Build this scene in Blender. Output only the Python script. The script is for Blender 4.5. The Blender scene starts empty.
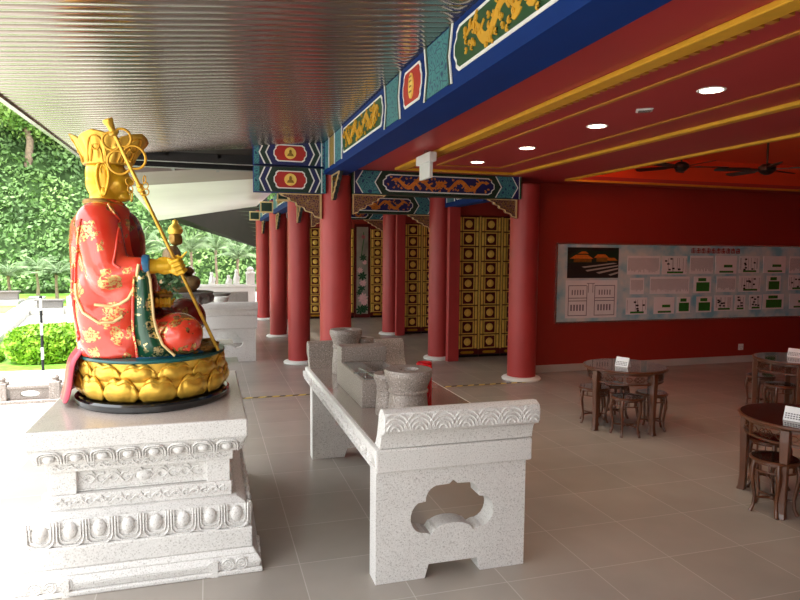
import bpy, bmesh, math, random
from mathutils import Vector, Matrix, noise
from mathutils.geometry import tessellate_polygon
PI = math.pi
SC = bpy.context.scene
COL = SC.collection
random.seed(7)

# ------------------------------------------------------------------ materials
def lin(c):
    def g(u):
        u /= 255.0
        return u / 12.92 if u <= 0.04045 else ((u + 0.055) / 1.055) ** 2.4
    return (g(c[0]), g(c[1]), g(c[2]), 1.0)

class NT:
    def __init__(s, name):
        s.m = bpy.data.materials.new(name)
        s.m.use_nodes = True
        s.t = s.m.node_tree
        s.b = s.t.nodes['Principled BSDF']
    def n(s, kind, **kw):
        x = s.t.nodes.new(kind)
        for k, v in kw.items():
            if k in x.inputs.keys() if isinstance(k, str) else False:
                x.inputs[k].default_value = v
            else:
                setattr(x, k, v)
        return x
    def l(s, a, b):
        s.t.links.new(a, b)
    def coords(s, scale=(1, 1, 1), kind='Object'):
        tc = s.n('ShaderNodeTexCoord')
        mp = s.n('ShaderNodeMapping')
        mp.inputs['Scale'].default_value = scale
        s.l(tc.outputs[kind], mp.inputs['Vector'])
        return mp.outputs['Vector']
    def ramp(s, fac, stops, interp='LINEAR'):
        r = s.n('ShaderNodeValToRGB')
        r.color_ramp.interpolation = interp
        el = r.color_ramp.elements
        while len(el) < len(stops):
            el.new(0.5)
        for e, (p, c) in zip(el, stops):
            e.position = p
            e.color = c
        s.l(fac, r.inputs['Fac'])
        return r.outputs['Color']
    def noise(s, vec, scale, detail=3, rough=0.5):
        x = s.n('ShaderNodeTexNoise')
        x.inputs['Scale'].default_value = scale
        x.inputs['Detail'].default_value = detail
        x.inputs['Roughness'].default_value = rough
        s.l(vec, x.inputs['Vector'])
        return x.outputs['Fac']
    def bump(s, h, strength=0.3, dist=0.01):
        b = s.n('ShaderNodeBump')
        b.inputs['Strength'].default_value = strength
        b.inputs['Distance'].default_value = dist
        s.l(h, b.inputs['Height'])
        s.l(b.outputs['Normal'], s.b.inputs['Normal'])
    def set(s, rough=0.5, metal=0.0, coat=0.0, spec=0.5):
        s.b.inputs['Roughness'].default_value = rough
        s.b.inputs['Metallic'].default_value = metal
        s.b.inputs['Coat Weight'].default_value = coat
        s.b.inputs['Specular IOR Level'].default_value = spec

def vary(name, c, d=0.12, scale=6.0, rough=0.5, metal=0.0, coat=0.0, bump=0.0, bscale=60, spec=0.5):
    """plain colour with a slight procedural variation"""
    m = NT(name)
    m.set(rough, metal, coat, spec)
    v = m.coords()
    a = lin(c)
    lo = tuple(x * (1 - d) for x in a[:3]) + (1,)
    hi = tuple(min(1, x * (1 + d)) for x in a[:3]) + (1,)
    m.l(m.ramp(m.noise(v, scale), [(0.3, lo), (0.7, hi)]), m.b.inputs['Base Color'])
    if bump:
        m.bump(m.noise(v, bscale, 2), bump, 0.004)
    return m.m

def granite(name, base, dark, light, rough=0.6, scale=120, coat=0.0, bump=0.25):
    m = NT(name)
    m.set(rough, 0, coat)
    v = m.coords()
    n1 = m.noise(v, scale, 2, 0.7)
    c = m.ramp(n1, [(0.32, lin(dark)), (0.45, lin(base)), (0.58, lin(base)), (0.70, lin(light))])
    n2 = m.noise(v, 3.0, 3)
    mx = m.n('ShaderNodeMix', data_type='RGBA', blend_type='MULTIPLY')
    mx.inputs[0].default_value = 0.35
    m.l(c, mx.inputs[6])
    m.l(m.ramp(n2, [(0.3, (0.8, 0.8, 0.8, 1)), (0.7, (1, 1, 1, 1))]), mx.inputs[7])
    m.l(mx.outputs[2], m.b.inputs['Base Color'])
    if bump:
        m.bump(m.noise(v, scale * 0.7, 2), bump, 0.003)
    return m.m

def tiles_mat(name, c1, c2, grout, tx, ty, ox, oy, rough):
    m = NT(name)
    m.set(rough, 0, 0, 0.5)
    tc = m.n('ShaderNodeTexCoord')
    mp = m.n('ShaderNodeMapping')
    mp.inputs['Location'].default_value = (-ox / tx, -oy / ty, 0)
    mp.inputs['Scale'].default_value = (1 / tx, 1 / ty, 1)
    m.l(tc.outputs['Object'], mp.inputs['Vector'])
    br = m.n('ShaderNodeTexBrick')
    br.offset = 0.0
    br.inputs['Scale'].default_value = 1.0
    br.inputs['Brick Width'].default_value = 1.0
    br.inputs['Row Height'].default_value = 1.0
    br.inputs['Mortar Size'].default_value = 0.006
    br.inputs['Mortar Smooth'].default_value = 0.2
    br.inputs['Color1'].default_value = lin(c1)
    br.inputs['Color2'].default_value = lin(c2)
    br.inputs['Mortar'].default_value = lin(grout)
    m.l(mp.outputs['Vector'], br.inputs['Vector'])
    n = m.noise(tc.outputs['Object'], 1.2, 4)
    mx = m.n('ShaderNodeMix', data_type='RGBA', blend_type='MULTIPLY')
    mx.inputs[0].default_value = 1.0
    m.l(br.outputs['Color'], mx.inputs[6])
    m.l(m.ramp(n, [(0.3, (0.86, 0.86, 0.86, 1)), (0.7, (1.06, 1.05, 1.03, 1))]), mx.inputs[7])
    m.l(mx.outputs[2], m.b.inputs['Base Color'])
    return m.m

def foliage_mat(name, c1, c2, c3, scale=1.5, trans=0.25):
    m = NT(name)
    m.set(0.55)
    v = m.coords()
    m.l(m.ramp(m.noise(v, scale, 4, 0.6), [(0.3, lin(c1)), (0.5, lin(c2)), (0.72, lin(c3))]), m.b.inputs['Base Color'])
    m.b.inputs['Transmission Weight'].default_value = 0.0
    return m.m

def patches(name, base, gold, scale, thr, rough=0.25, coat=0.6, second=None, gold_metal=0.8):
    """lacquered cloth with gold cloud-like patches"""
    m = NT(name)
    m.set(rough, 0, coat)
    v = m.coords()
    nz = m.n('ShaderNodeTexNoise')
    nz.inputs['Scale'].default_value = 14
    m.l(v, nz.inputs['Vector'])
    ad = m.n('ShaderNodeMix', data_type='RGBA', blend_type='LINEAR_LIGHT')
    ad.inputs[0].default_value = 0.09
    m.l(v, ad.inputs[6])
    m.l(nz.outputs['Color'], ad.inputs[7])
    vo = m.n('ShaderNodeTexVoronoi')
    vo.inputs['Scale'].default_value = scale
    m.l(ad.outputs[2], vo.inputs['Vector'])
    mask = m.ramp(vo.outputs['Distance'], [(thr, (1, 1, 1, 1)), (thr + 0.03, (0, 0, 0, 1))])
    inner = m.ramp(m.noise(v, 70, 2), [(0.42, lin(base)), (0.5, lin(gold))])
    mx = m.n('ShaderNodeMix', data_type='RGBA')
    m.l(mask, mx.inputs[0])
    b2 = m.ramp(m.noise(v, 3, 2), [(0.4, lin(base)), (0.65, lin(second or base))])
    m.l(b2, mx.inputs[6])
    m.l(inner, mx.inputs[7])
    m.l(mx.outputs[2], m.b.inputs['Base Color'])
    mm = m.n('ShaderNodeMath', operation='MULTIPLY')
    mm.inputs[1].default_value = gold_metal
    m.l(mask, mm.inputs[0])
    m.l(mm.outputs[0], m.b.inputs['Metallic'])
    return m.m

def ornate(name, c1, c2, c3, scale=30, rough=0.5):
    m = NT(name)
    m.set(rough)
    v = m.coords()
    vo = m.n('ShaderNodeTexVoronoi', feature='DISTANCE_TO_EDGE')
    vo.inputs['Scale'].default_value = scale
    m.l(v, vo.inputs['Vector'])
    m.l(m.ramp(vo.outputs['Distance'], [(0.0, lin(c3)), (0.06, lin(c2)), (0.22, lin(c2)), (0.3, lin(c1))]), m.b.inputs['Base Color'])
    return m.m

def emit(name, c, s):
    m = NT(name)
    m.b.inputs['Emission Color'].default_value = c
    m.b.inputs['Emission Strength'].default_value = s
    return m.m

M = {}
M['floor'] = tiles_mat('floor_tile', (166, 158, 150), (160, 152, 144), (188, 180, 172), 0.62, 0.60, 1.80, 3.54, 0.27)
M['terrace'] = tiles_mat('terrace_tile', (214, 212, 206), (208, 206, 200), (190, 188, 182), 0.6, 0.6, 0, 0, 0.6)
M['stone'] = granite('pale_granite', (226, 223, 220), (176, 170, 166), (240, 238, 236), 0.55, 110)
M['stone_top'] = granite('polished_granite', (152, 136, 127), (110, 98, 92), (188, 176, 168), 0.13, 160, 0.5, 0)
M['stone_grey'] = granite('speckled_granite', (150, 138, 131), (92, 84, 80), (206, 198, 192), 0.45, 95)
M['stone_dark'] = granite('weathered_stone', (120, 116, 112), (80, 78, 76), (160, 156, 152), 0.7, 60)
M['black'] = vary('black_stone', (26, 27, 29), rough=0.12, coat=0.6)
M['red'] = vary('red_column_paint', (166, 54, 52), 0.06, 2.0, 0.42, spec=0.45)
M['redwall'] = vary('red_wall_paint', (146, 38, 26), 0.05, 1.2, 0.6, bump=0.1)
M['redceil'] = vary('red_ceiling_paint', (160, 44, 46), 0.05, 1.0, 0.5)
M['cove'] = vary('recess_paint_with_glow', (216, 72, 30), 0.05, 1.0, 0.6)  # orange glow of the cove light mixed into the recess paint
M['gold'] = vary('gold_leaf', (228, 182, 72), 0.2, 14, 0.3, 0.6)
M['goldpaint'] = vary('gold_paint', (206, 152, 40), 0.12, 20, 0.4, 0.45)
M['goldline'] = vary('gold_moulding_paint', (214, 160, 44), 0.08, 10, 0.42, 0.2)
M['goldface'] = vary('golden_skin_paint', (240, 188, 40), 0.08, 6, 0.3, 0.3, coat=0.4)
M['olddull'] = vary('dull_gold', (150, 112, 50), 0.3, 12, 0.4, 0.6)
M['blue'] = vary('blue_paint', (8, 42, 104), 0.06, 3, 0.7, spec=0.15)
M['navy'] = vary('navy_paint', (22, 26, 84), 0.1, 8, 0.45)
M['green'] = vary('green_paint', (14, 66, 34), 0.1, 8, 0.45)
M['dkgreen'] = vary('dark_green_paint', (14, 44, 30), 0.1, 8, 0.45)
M['panelred'] = vary('panel_red_paint', (170, 34, 28), 0.08, 8, 0.45)
M['doorred'] = vary('door_red_paint', (88, 14, 14), 0.08, 8, 0.35)
M['white'] = vary('white_paint', (226, 226, 222), 0.04, 5, 0.45)
M['teal'] = ornate('teal_scrollwork', (14, 52, 92), (62, 128, 132), (14, 30, 84), 15)
M['olive'] = ornate('gold_scrollwork', (86, 78, 40), (150, 120, 50), (40, 84, 60), 40)
M['purple'] = ornate('purple_scrollwork', (70, 30, 50), (110, 66, 60), (190, 150, 90), 30)
M['orange'] = vary('orange_gold_paint', (206, 122, 44), 0.2, 30, 0.4, 0.2)
M['wood'] = vary('varnished_brown_wood', (92, 52, 30), 0.25, 9, 0.3, coat=0.3)
M['woodtop'] = vary('dark_polished_tabletop', (44, 34, 30), 0.15, 4, 0.1, coat=0.6)
M['metal_dark'] = vary('dark_metal', (34, 32, 32), rough=0.35, metal=0.6)
M['chrome'] = vary('pale_metal', (190, 190, 188), rough=0.25, metal=0.8)
M['robe'] = patches('red_robe_lacquer', (220, 52, 30), (214, 178, 104), 6.6, 0.40, 0.27, 1.0, (230, 70, 46))
M['inner_robe'] = patches('dark_red_lacquer', (120, 14, 14), (180, 140, 60), 7, 0.25, 0.25, 0.7)
M['sash'] = patches('green_sash_lacquer', (14, 74, 50), (226, 208, 150), 11, 0.44, 0.3, 0.5)
M['trimcloth'] = vary('pale_gold_trim', (226, 196, 140), 0.1, 12, 0.3, 0.3)
M['shawl'] = vary('magenta_cloth', (176, 40, 70), 0.15, 5, 0.4, coat=0.2)
M['bluecuff'] = vary('blue_cuff_paint', (30, 96, 134), rough=0.3)
M['candle'] = vary('red_glass', (196, 14, 24), 0.1, 8, 0.15, coat=0.8)
M['lawn'] = foliage_mat('lawn_grass', (96, 150, 44), (124, 178, 60), (150, 198, 80), 8)
M['hedge'] = foliage_mat('hedge_leaf', (84, 130, 22), (136, 184, 40), (180, 214, 70), 6)
M['hill'] = foliage_mat('hill_leaf', (50, 76, 48), (106, 142, 78), (160, 192, 112), 0.3)
M['tree'] = foliage_mat('tree_leaf', (38, 58, 46), (76, 100, 76), (136, 156, 120), 0.8)
M['tree2'] = foliage_mat('bright_tree_leaf', (96, 136, 64), (134, 172, 84), (180, 206, 120), 0.8)
M['palm'] = foliage_mat('palm_leaf', (96, 120, 88), (136, 160, 116), (184, 200, 156), 1.0)
M['shrub'] = foliage_mat('shrub_leaf', (50, 88, 54), (84, 126, 78), (136, 168, 116), 9)
M['bark'] = vary('bark', (142, 122, 104), 0.3, 10, 0.9)
M['distant'] = vary('neutral_light_block', (150, 152, 146), .2, .1, .9)  # neutral grey for the added light-blocking slopes, limits green bounce
M['soil'] = vary('ground_cover', (58, 84, 40), 0.3, 0.5, 0.95)
M['orange_field'] = vary('ochre_terrace', (206, 160, 92), 0.15, 1, 0.9)
M['paving'] = vary('pale_paving', (176, 174, 168), 0.1, 2, 0.8)
M['paper'] = vary('white_card', (226, 228, 232), 0.03, 8, 0.5)
M['print'] = vary('printed_grey', (112, 112, 122), 0.3, 60, 0.6)
M['dgreenp'] = vary('printed_green', (30, 110, 34), 0.25, 40, 0.6)
M['inkblack'] = vary('printed_black', (24, 26, 28), 0.2, 30, 0.6)
M['redprint'] = vary('printed_red', (150, 20, 30), 0.1, 10, 0.5)
M['darkroof'] = vary('dark_brown_slats', (24, 16, 14), 0.2, 3, 0.7, spec=0.2)  # roof slabs; also carries the painted shade of the unlit far soffit
M['lamp'] = emit('downlight_glow', (1.0, 0.84, 0.62, 1), 9.0)
M['soffit_dull'] = vary('dull_grey_brown_soffit', (128, 114, 106), 0.1, 1, 0.5)
M['goldbright'] = vary('bright_gilding', (252, 208, 104), 0.12, 14, 0.3, 0.2)
M['golddull'] = vary('ochre_moulding_paint', (172, 112, 36), 0.1, 8, 0.5)
M['stone_light'] = granite('light_pinkish_granite', (196, 186, 180), (150, 138, 132), (220, 212, 206), 0.3, 140, 0.3, 0)
M['plastic'] = vary('white_plastic', (214, 214, 212), 0.03, 6, 0.4)
M['yellow'] = vary('yellow_tape', (206, 176, 60), rough=0.5)

def soffit_mat():
    m = NT('metal_soffit')
    m.set(0.17, 0.92)
    v = m.coords()
    m.l(m.ramp(m.noise(v, 0.6, 3), [(0.3, lin((160, 148, 140))), (0.7, lin((172, 160, 152)))]), m.b.inputs['Base Color'])
    return m.m
M['soffit'] = soffit_mat()
def soffit_painted_reflection():
    m = NT('soffit_painted_reflection')  # bright outdoor reflection put in as a pale base colour
    m.set(0.35, 0.2)
    v = m.coords()
    m.l(m.ramp(m.noise(v, 0.5, 3), [(0.3, lin((206, 202, 198))), (0.7, lin((222, 218, 214)))]), m.b.inputs['Base Color'])
    return m.m
M['soffit_reflection'] = soffit_painted_reflection()
def board_mat():
    m = NT('pale_blue_board_print')
    m.set(0.4)
    v = m.coords((1, 1, 1))
    m.l(m.ramp(m.noise(v, 3.2, 3), [(0.35, lin((120, 186, 206))), (0.5, lin((176, 206, 214))), (0.65, lin((206, 216, 216)))]), m.b.inputs['Base Color'])
    return m.m
M['board'] = board_mat()
def photo_mat():
    m = NT('dark_photo_print')
    m.set(0.35)
    v = m.coords((1, 1, 1.6))
    m.l(m.ramp(m.noise(v, 7, 4, 0.7), [(0.35, lin((14, 20, 24))), (0.5, lin((50, 54, 44))), (0.6, lin((170, 110, 40))), (0.68, lin((210, 214, 216)))]), m.b.inputs['Base Color'])
    return m.m
M['photo'] = photo_mat()

# ------------------------------------------------------------------ mesh collector
class MB:
    def __init__(s):
        s.v = []; s.f = []
    def add(s, vs, fs, mtx=None):
        b = len(s.v)
        for p in vs:
            p = Vector(p)
            if mtx is not None:
                p = mtx @ p
            s.v.append(p)
        for f in fs:
            s.f.append([b + i for i in f])
        return s
    def box(s, x0, x1, y0, y1, z0, z1, mtx=None):
        vs = [(x0, y0, z0), (x1, y0, z0), (x1, y1, z0), (x0, y1, z0), (x0, y0, z1), (x1, y0, z1), (x1, y1, z1), (x0, y1, z1)]
        fs = [(0, 3, 2, 1), (4, 5, 6, 7), (0, 1, 5, 4), (1, 2, 6, 5), (2, 3, 7, 6), (3, 0, 4, 7)]
        return s.add(vs, fs, mtx)
    def frustum(s, a, b, z0, z1):
        """a, b = (x0, x1, y0, y1) rectangles at z0 and z1"""
        vs = [(a[0], a[2], z0), (a[1], a[2], z0), (a[1], a[3], z0), (a[0], a[3], z0), (b[0], b[2], z1), (b[1], b[2], z1), (b[1], b[3], z1), (b[0], b[3], z1)]
        fs = [(0, 3, 2, 1), (4, 5, 6, 7), (0, 1, 5, 4), (1, 2, 6, 5), (2, 3, 7, 6), (3, 0, 4, 7)]
        return s.add(vs, fs)
    def lathe(s, prof, n=32, c=(0, 0, 0), sx=1.0, sy=1.0, mtx=None, a0=0.0, caps=True):
        vs = []; fs = []
        for r, z in prof:
            for i in range(n):
                a = a0 + 2 * PI * i / n
                vs.append((c[0] + sx * r * math.cos(a), c[1] + sy * r * math.sin(a), c[2] + z))
        k = len(prof)
        for j in range(k - 1):
            for i in range(n):
                a = j * n + i; b = j * n + (i + 1) % n
                fs.append((a, b, b + n, a + n))
        if caps and prof[0][0] > 1e-5:
            fs.append(tuple(reversed(range(n))))
        if caps and prof[-1][0] > 1e-5:
            fs.append(tuple(range((k - 1) * n, k * n)))
        return s.add(vs, fs, mtx)
    def tube(s, pts, r, n=8, closed=False, mtx=None, flat=1.0):
        pts = [Vector(p) for p in pts]
        m = len(pts)
        rs = r if isinstance(r, (list, tuple)) else [r] * m
        vs = []; fs = []
        up = Vector((0.123, 0.31, 0.94)).normalized()
        for i, p in enumerate(pts):
            if closed:
                t = pts[(i + 1) % m] - pts[i - 1]
            else:
                t = pts[min(i + 1, m - 1)] - pts[max(i - 1, 0)]
            if t.length < 1e-9:
                t = Vector((0, 0, 1))
            t.normalize()
            a = t.cross(up)
            if a.length < 1e-3:
                a = t.cross(Vector((1, 0, 0)))
            a.normalize(); b = t.cross(a)
            for k in range(n):
                w = 2 * PI * k / n
                vs.append(p + a * (rs[i] * math.cos(w)) + b * (rs[i] * flat * math.sin(w)))
        for i in range(m if closed else m - 1):
            j = (i + 1) % m
            for k in range(n):
                l = (k + 1) % n
                fs.append((i * n + k, i * n + l, j * n + l, j * n + k))
        if not closed:
            fs.append(tuple(reversed(range(n)))); fs.append(tuple(range((m - 1) * n, m * n)))
        return s.add(vs, fs, mtx)
    def ball(s, c, r, nu=20, nv=12, mtx=None):
        if not isinstance(r, (list, tuple)):
            r = (r, r, r)
        vs = [(c[0], c[1], c[2] - r[2])]; fs = []
        for j in range(1, nv):
            p = -PI / 2 + PI * j / nv
            for i in range(nu):
                a = 2 * PI * i / nu
                vs.append((c[0] + r[0] * math.cos(p) * math.cos(a), c[1] + r[1] * math.cos(p) * math.sin(a), c[2] + r[2] * math.sin(p)))
        vs.append((c[0], c[1], c[2] + r[2]))
        top = len(vs) - 1
        for i in range(nu):
            k = (i + 1) % nu
            fs.append((0, 1 + k, 1 + i))
            fs.append((top, top - nu + i, top - nu + k))
        for j in range(nv - 2):
            for i in range(nu):
                k = (i + 1) % nu
                a = 1 + j * nu
                fs.append((a + i, a + k, a + nu + k, a + nu + i))
        return s.add(vs, fs, mtx)
    def shape(s, loops, t, mtx=None):
        """closed 2D outlines (first outer, the rest holes) in local (u, v), thickness t along local +w"""
        polys = [[Vector((p[0], p[1], 0)) for p in lp] for lp in loops]
        tri = tessellate_polygon(polys)
        flat = [p for lp in polys for p in lp]
        n = len(flat)
        vs = [(p.x, p.y, 0) for p in flat] + [(p.x, p.y, t) for p in flat]
        fs = [tuple(x) for x in tri] + [tuple(i + n for i in reversed(x)) for x in tri]
        b = 0
        for lp in polys:
            m = len(lp)
            for i in range(m):
                j = (i + 1) % m
                fs.append((b + i, b + j, b + j + n, b + i + n))
            b += m
        return s.add(vs, fs, mtx)
    def build(s, name, mat, parent=None, smooth=None, bevel=0.0, world=False, loc=None, seg=1):
        off = Vector((0, 0, 0))
        if world and parent is not None:
            q = parent
            while q is not None:
                off += q.location; q = q.parent
        if loc is not None:
            off += Vector(loc)
        me = bpy.data.meshes.new(name)
        me.from_pydata([v - off for v in s.v], [], s.f)
        me.validate()
        bm = bmesh.new(); bm.from_mesh(me)
        bmesh.ops.recalc_face_normals(bm, faces=bm.faces)
        bm.to_mesh(me); bm.free()
        if smooth is not None:
            me.shade_smooth()
            me.set_sharp_from_angle(angle=math.radians(smooth))
        me.materials.append(M[mat] if isinstance(mat, str) else mat)
        o = bpy.data.objects.new(name, me)
        COL.objects.link(o)
        if parent is not None:
            o.parent = parent
        if loc is not None:
            o.location = loc
        if bevel:
            b = o.modifiers.new('bevel', 'BEVEL')
            b.width = bevel; b.segments = seg; b.limit_method = 'ANGLE'; b.angle_limit = math.radians(40)
        return o

def tag(o, label=None, cat=None, group=None, kind=None):
    if label: o['label'] = label
    if cat: o['category'] = cat
    if group: o['group'] = group
    if kind: o['kind'] = kind
    return o

def thing(name, label, cat, loc=(0, 0, 0), rz=0.0, group=None):
    o = bpy.data.objects.new(name, None)
    o.empty_display_size = 0.1
    COL.objects.link(o)
    o.location = loc; o.rotation_euler = (0, 0, rz)
    return tag(o, label, cat, group)

def children(o):
    return [c for c in bpy.data.objects if c.parent == o]

def dup(root, loc, rz=None, label=None, group=None, scale=None):
    r = root.copy(); COL.objects.link(r); r.location = loc
    if rz is not None: r.rotation_euler = (0, 0, rz)
    if scale: r.scale = scale
    if label: r['label'] = label
    if group: r['group'] = group
    for ch in children(root):
        c = ch.copy(); COL.objects.link(c); c.parent = r
        for g in children(ch):
            d = g.copy(); COL.objects.link(d); d.parent = c
    return r

def struct(o):
    o['kind'] = 'structure'
    return o

def frame_mtx(origin, u, v, w):
    m = Matrix.Identity(4)
    for i, a in enumerate((u, v, w)):
        for k in range(3):
            m[k][i] = a[k]
    for k in range(3):
        m[k][3] = origin[k]
    return m

def arc(cx, cy, r, a0, a1, n, ry=None):
    ry = r if ry is None else ry
    return [(cx + r * math.cos(math.radians(a0 + (a1 - a0) * i / n)), cy + ry * math.sin(math.radians(a0 + (a1 - a0) * i / n))) for i in range(n + 1)]

def noise3(x, y, z=0.0):
    return noise.noise(Vector((x, y, z)))
# ------------------------------------------------------------------ setting
def S(mb, name, mat, **kw):
    return struct(mb.build(name, mat, **kw))
S(MB().box(-1.75, 13.2, -3.2, 26, -0.12, 0), 'floor', 'floor')
S(MB().box(-9, -1.75, -3.2, 8.6, -0.14, -0.012), 'floor_terrace', 'terrace')
S(MB().box(5.16, 13.2, 9.85, 10.02, 0, 3.78), 'wall_back', 'redwall')
S(MB().box(13.0, 13.2, -3.2, 9.85, 0, 3.78), 'wall_right', 'redwall')
S(MB().box(1.1, 13.0, -1.2, -1.0, 0, 3.78), 'wall_front_light_stop', 'redwall')  # unseen behind the camera, placed and sized to hold back light
S(MB().box(5.2, 13.0, 9.83, 9.85, 0, 0.13), 'baseboard_back', 'paving', bevel=0.004)
# wing beyond: walls behind the gilded doors
S(MB().box(4.62, 7.4, 11.76, 11.86, 0, 3.3).box(4.62, 7.4, 11.70, 11.76, 2.83, 3.3), 'wall_door_near', 'redwall')
S(MB().box(4.62, 7.4, 15.5, 15.6, 0, 3.3).box(4.62, 7.4, 15.44, 15.5, 2.83, 3.3), 'wall_door_middle', 'redwall')
S(MB().box(1.9, 7.4, 19.64, 19.76, 0, 3.3).box(1.9, 7.4, 19.58, 19.64, 2.83, 3.3), 'wall_door_far', 'redwall')
S(MB().box(7.4, 7.5, 10.02, 19.7, 0, 3.3), 'wall_corridor_light_stop', 'redwall')  # unseen end wall, added to keep the corridor dark
# ceilings: hall ceiling with a recessed tray, corridor ceiling
RX0, RX1, RY0, RY1 = 5.66, 12.2, 2.6, 9.2
c = MB()
c.box(1.93, RX0, -3.2, 9.85, 3.3, 3.36).box(RX1, 13.2, -3.2, 9.85, 3.3, 3.36)
c.box(RX0, RX1, -3.2, RY0, 3.3, 3.36).box(RX0, RX1, RY1, 9.85, 3.3, 3.36)
S(c, 'ceiling', 'redceil')
c = MB()
c.box(RX0 - .05, RX0, RY0, RY1, 3.36, 3.72).box(RX1, RX1 + .05, RY0, RY1, 3.36, 3.72)
c.box(RX0 - .05, RX1 + .05, RY0 - .05, RY0, 3.36, 3.72).box(RX0 - .05, RX1 + .05, RY1, RY1 + .05, 3.36, 3.72)
c.box(RX0 - .05, RX1 + .05, RY0 - .05, RY1 + .05, 3.72, 3.78)
S(c, 'ceiling_tray', 'cove')
S(MB().box(1.8, 7.4, 9.85, 19.7, 3.3, 3.38), 'ceiling_corridor', 'redceil')
# roof slabs above, keeping the sky out
sl = 0.1
def zs(x): return 3.65 + sl * (x - 1.6)
def slab(mb, x0, x1, y0, y1, up0, up1):
    vs = []
    for up in (up0, up1):
        vs += [(x0, y0, zs(x0) + up), (x1, y0, zs(x1) + up), (x1, y1, zs(x1) + up), (x0, y1, zs(x0) + up)]
    mb.add(vs, [(0, 3, 2, 1), (4, 5, 6, 7), (0, 1, 5, 4), (1, 2, 6, 5), (2, 3, 7, 6), (3, 0, 4, 7)])
EX = -1.57
r = MB(); slab(r, EX, 1.63, -3.2, 9.45, 0.03, 0.16)
r.box(1.63, 13.2, -3.2, 9.95, 3.80, 3.95)
S(r, 'roof', 'darkroof')
# slatted metal soffit: slats run across the walkway
s_ = MB()
y = -3.2
P_ = 0.105
prof = [(0.0, 0.005)] + [(0.004 + 0.0972 * k / 8, 0.0 - 0.0045 * math.sin(PI * k / 8)) for k in range(9)] + [(0.105, 0.005)]
xs = [EX, -0.5, 0.5, 1.63]
while y < 9.35:
    vs = []; fs = []
    for x in xs:
        for py, pz in prof:
            vs.append((x, y + py, zs(x) + pz))
    k = len(prof)
    for a in range(len(xs) - 1):
        for b in range(k - 1):
            fs.append((a * k + b, a * k + b + 1, (a + 1) * k + b + 1, (a + 1) * k + b))
    s_.add(vs, fs)
    y += P_
so = S(s_, 'ceiling_soffit', 'soffit', smooth=50)
S(MB().box(EX - 0.05, EX, -3.2, 9.5, zs(EX) - 0.03, zs(EX) + 0.2), 'trim_1', 'soffit')
# gap between the two roofs with dark beams, then the next wing's soffit, painted pale for its outdoor reflection
g = MB()
g.box(-1.3, 1.6, 9.5, 9.62, 3.33, 3.46)
S(g, 'trim_2', 'metal_dark')
g = MB()
g.box(-1.3, 1.6, 9.95, 10.10, 3.30, 3.40)
for k in range(5):
    g.box(-1.25 + k * .7, -1.2 + k * .7, 9.5, 11.2, 3.40, 3.46)
S(g, 'trim_3', 'metal_dark')
r = MB(); slab(r, -1.4, 1.8, 9.45, 11.2, 0.12, 0.2); S(r, 'roof_gap', 'darkroof')
r = MB(); slab(r, -1.5, 1.63, 11.2, 13.3, -0.04, 0.2); S(r, 'ceiling_soffit_grey', 'soffit_dull')
r = MB()
P4 = [(-1.50, 13.3, 3.36), (1.62, 13.3, 3.60), (1.62, 22.6, 3.62), (-1.9, 26.5, 3.22)]
r.add(P4 + [(a, b, c_ + 0.14) for a, b, c_ in P4], [(0, 1, 2, 3), (7, 6, 5, 4), (0, 4, 5, 1), (1, 5, 6, 2), (2, 6, 7, 3), (3, 7, 4, 0)])
S(r, 'ceiling_soffit_reflection', 'soffit_reflection')

# gilded mouldings on the ceiling
def gold_trim(n, boxes, mat='goldline'):
    m = MB()
    for b in boxes: m.box(*b)
    S(m, 'trim_%d' % n, mat, bevel=0.006)
gold_trim(4, [(2.58, 2.71, -3, 8.78, 3.262, 3.3), (4.41, 4.50, -3, 8.78, 3.265, 3.3), (2.58, 4.5, 8.78, 8.86, 3.265, 3.3)])
gold_trim(5, [(3.03, 3.08, -3, 8.3, 3.285, 3.3), (3.96, 4.01, -3, 8.3, 3.285, 3.3), (3.03, 4.01, 8.3, 8.35, 3.285, 3.3)], 'golddull')
d = MB()
yy = -1.0
while yy < 8.7:
    d.box(2.712, 2.765, yy, yy + 0.05, 3.268, 3.3); yy += 0.09
S(d, 'trim_6', 'golddull')
gold_trim(7, [(RX0 - 0.07, RX0, RY0 - .07, RY1 + .07, 3.27, 3.302), (RX1, RX1 + .07, RY0, RY1, 3.27, 3.302), (RX0, RX1, RY1, RY1 + .07, 3.27, 3.302), (RX0, RX1, RY0 - .07, RY0, 3.27, 3.302)])
gold_trim(8, [(2.5, 2.58, 9.9, 19, 3.265, 3.3), (4.2, 4.28, 9.9, 11.3, 3.265, 3.3), (2.5, 4.28, 11.25, 11.32, 3.265, 3.3), (2.5, 4.28, 10.0, 10.07, 3.265, 3.3)])

# ------------------------------------------------------------------ columns
def make_column(r, h, label):
    t = thing('round_column', label, 'column', (0, 0, 0))
    MB().lathe([(r, 0.03), (r, h)], 40).build('shaft', 'red', t, smooth=40)
    MB().lathe([(r + .085, 0.0), (r + .09, 0.02), (r + .07, 0.04), (r + .02, 0.055), (r - .01, 0.06)], 40).build('base_ring', 'white', t, smooth=40)
    return t
colA = make_column(0.235, 3.2, 'thick red round column standing behind the long stone altar table, under the blue beam end')
colA.location = (1.83, 9.42, 0)
dup(colA, (4.98, 9.45, 0), label='thick red round column at the edge of the dark red wall, right of the gilded doors')
colS = make_column(0.205, 3.3, 'red round column nearest behind the stone altar on the open side, left of the thickest one')
colS.location = (1.62, 11.9, 0)
g_ = []
for (x, y, lab) in [
        (1.63, 15.7, 'second of the three thinner red columns going away along the open side'),
        (1.60, 19.75, 'farthest thin red column, leftmost, beside the white low wall'),
        (4.34, 11.72, 'red column at the left edge of the widest gilded door wall'),
        (4.44, 15.55, 'red column between the flower mural and the middle gilded doors')]:
    dup(colS, (x, y, 0), label=lab)
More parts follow.
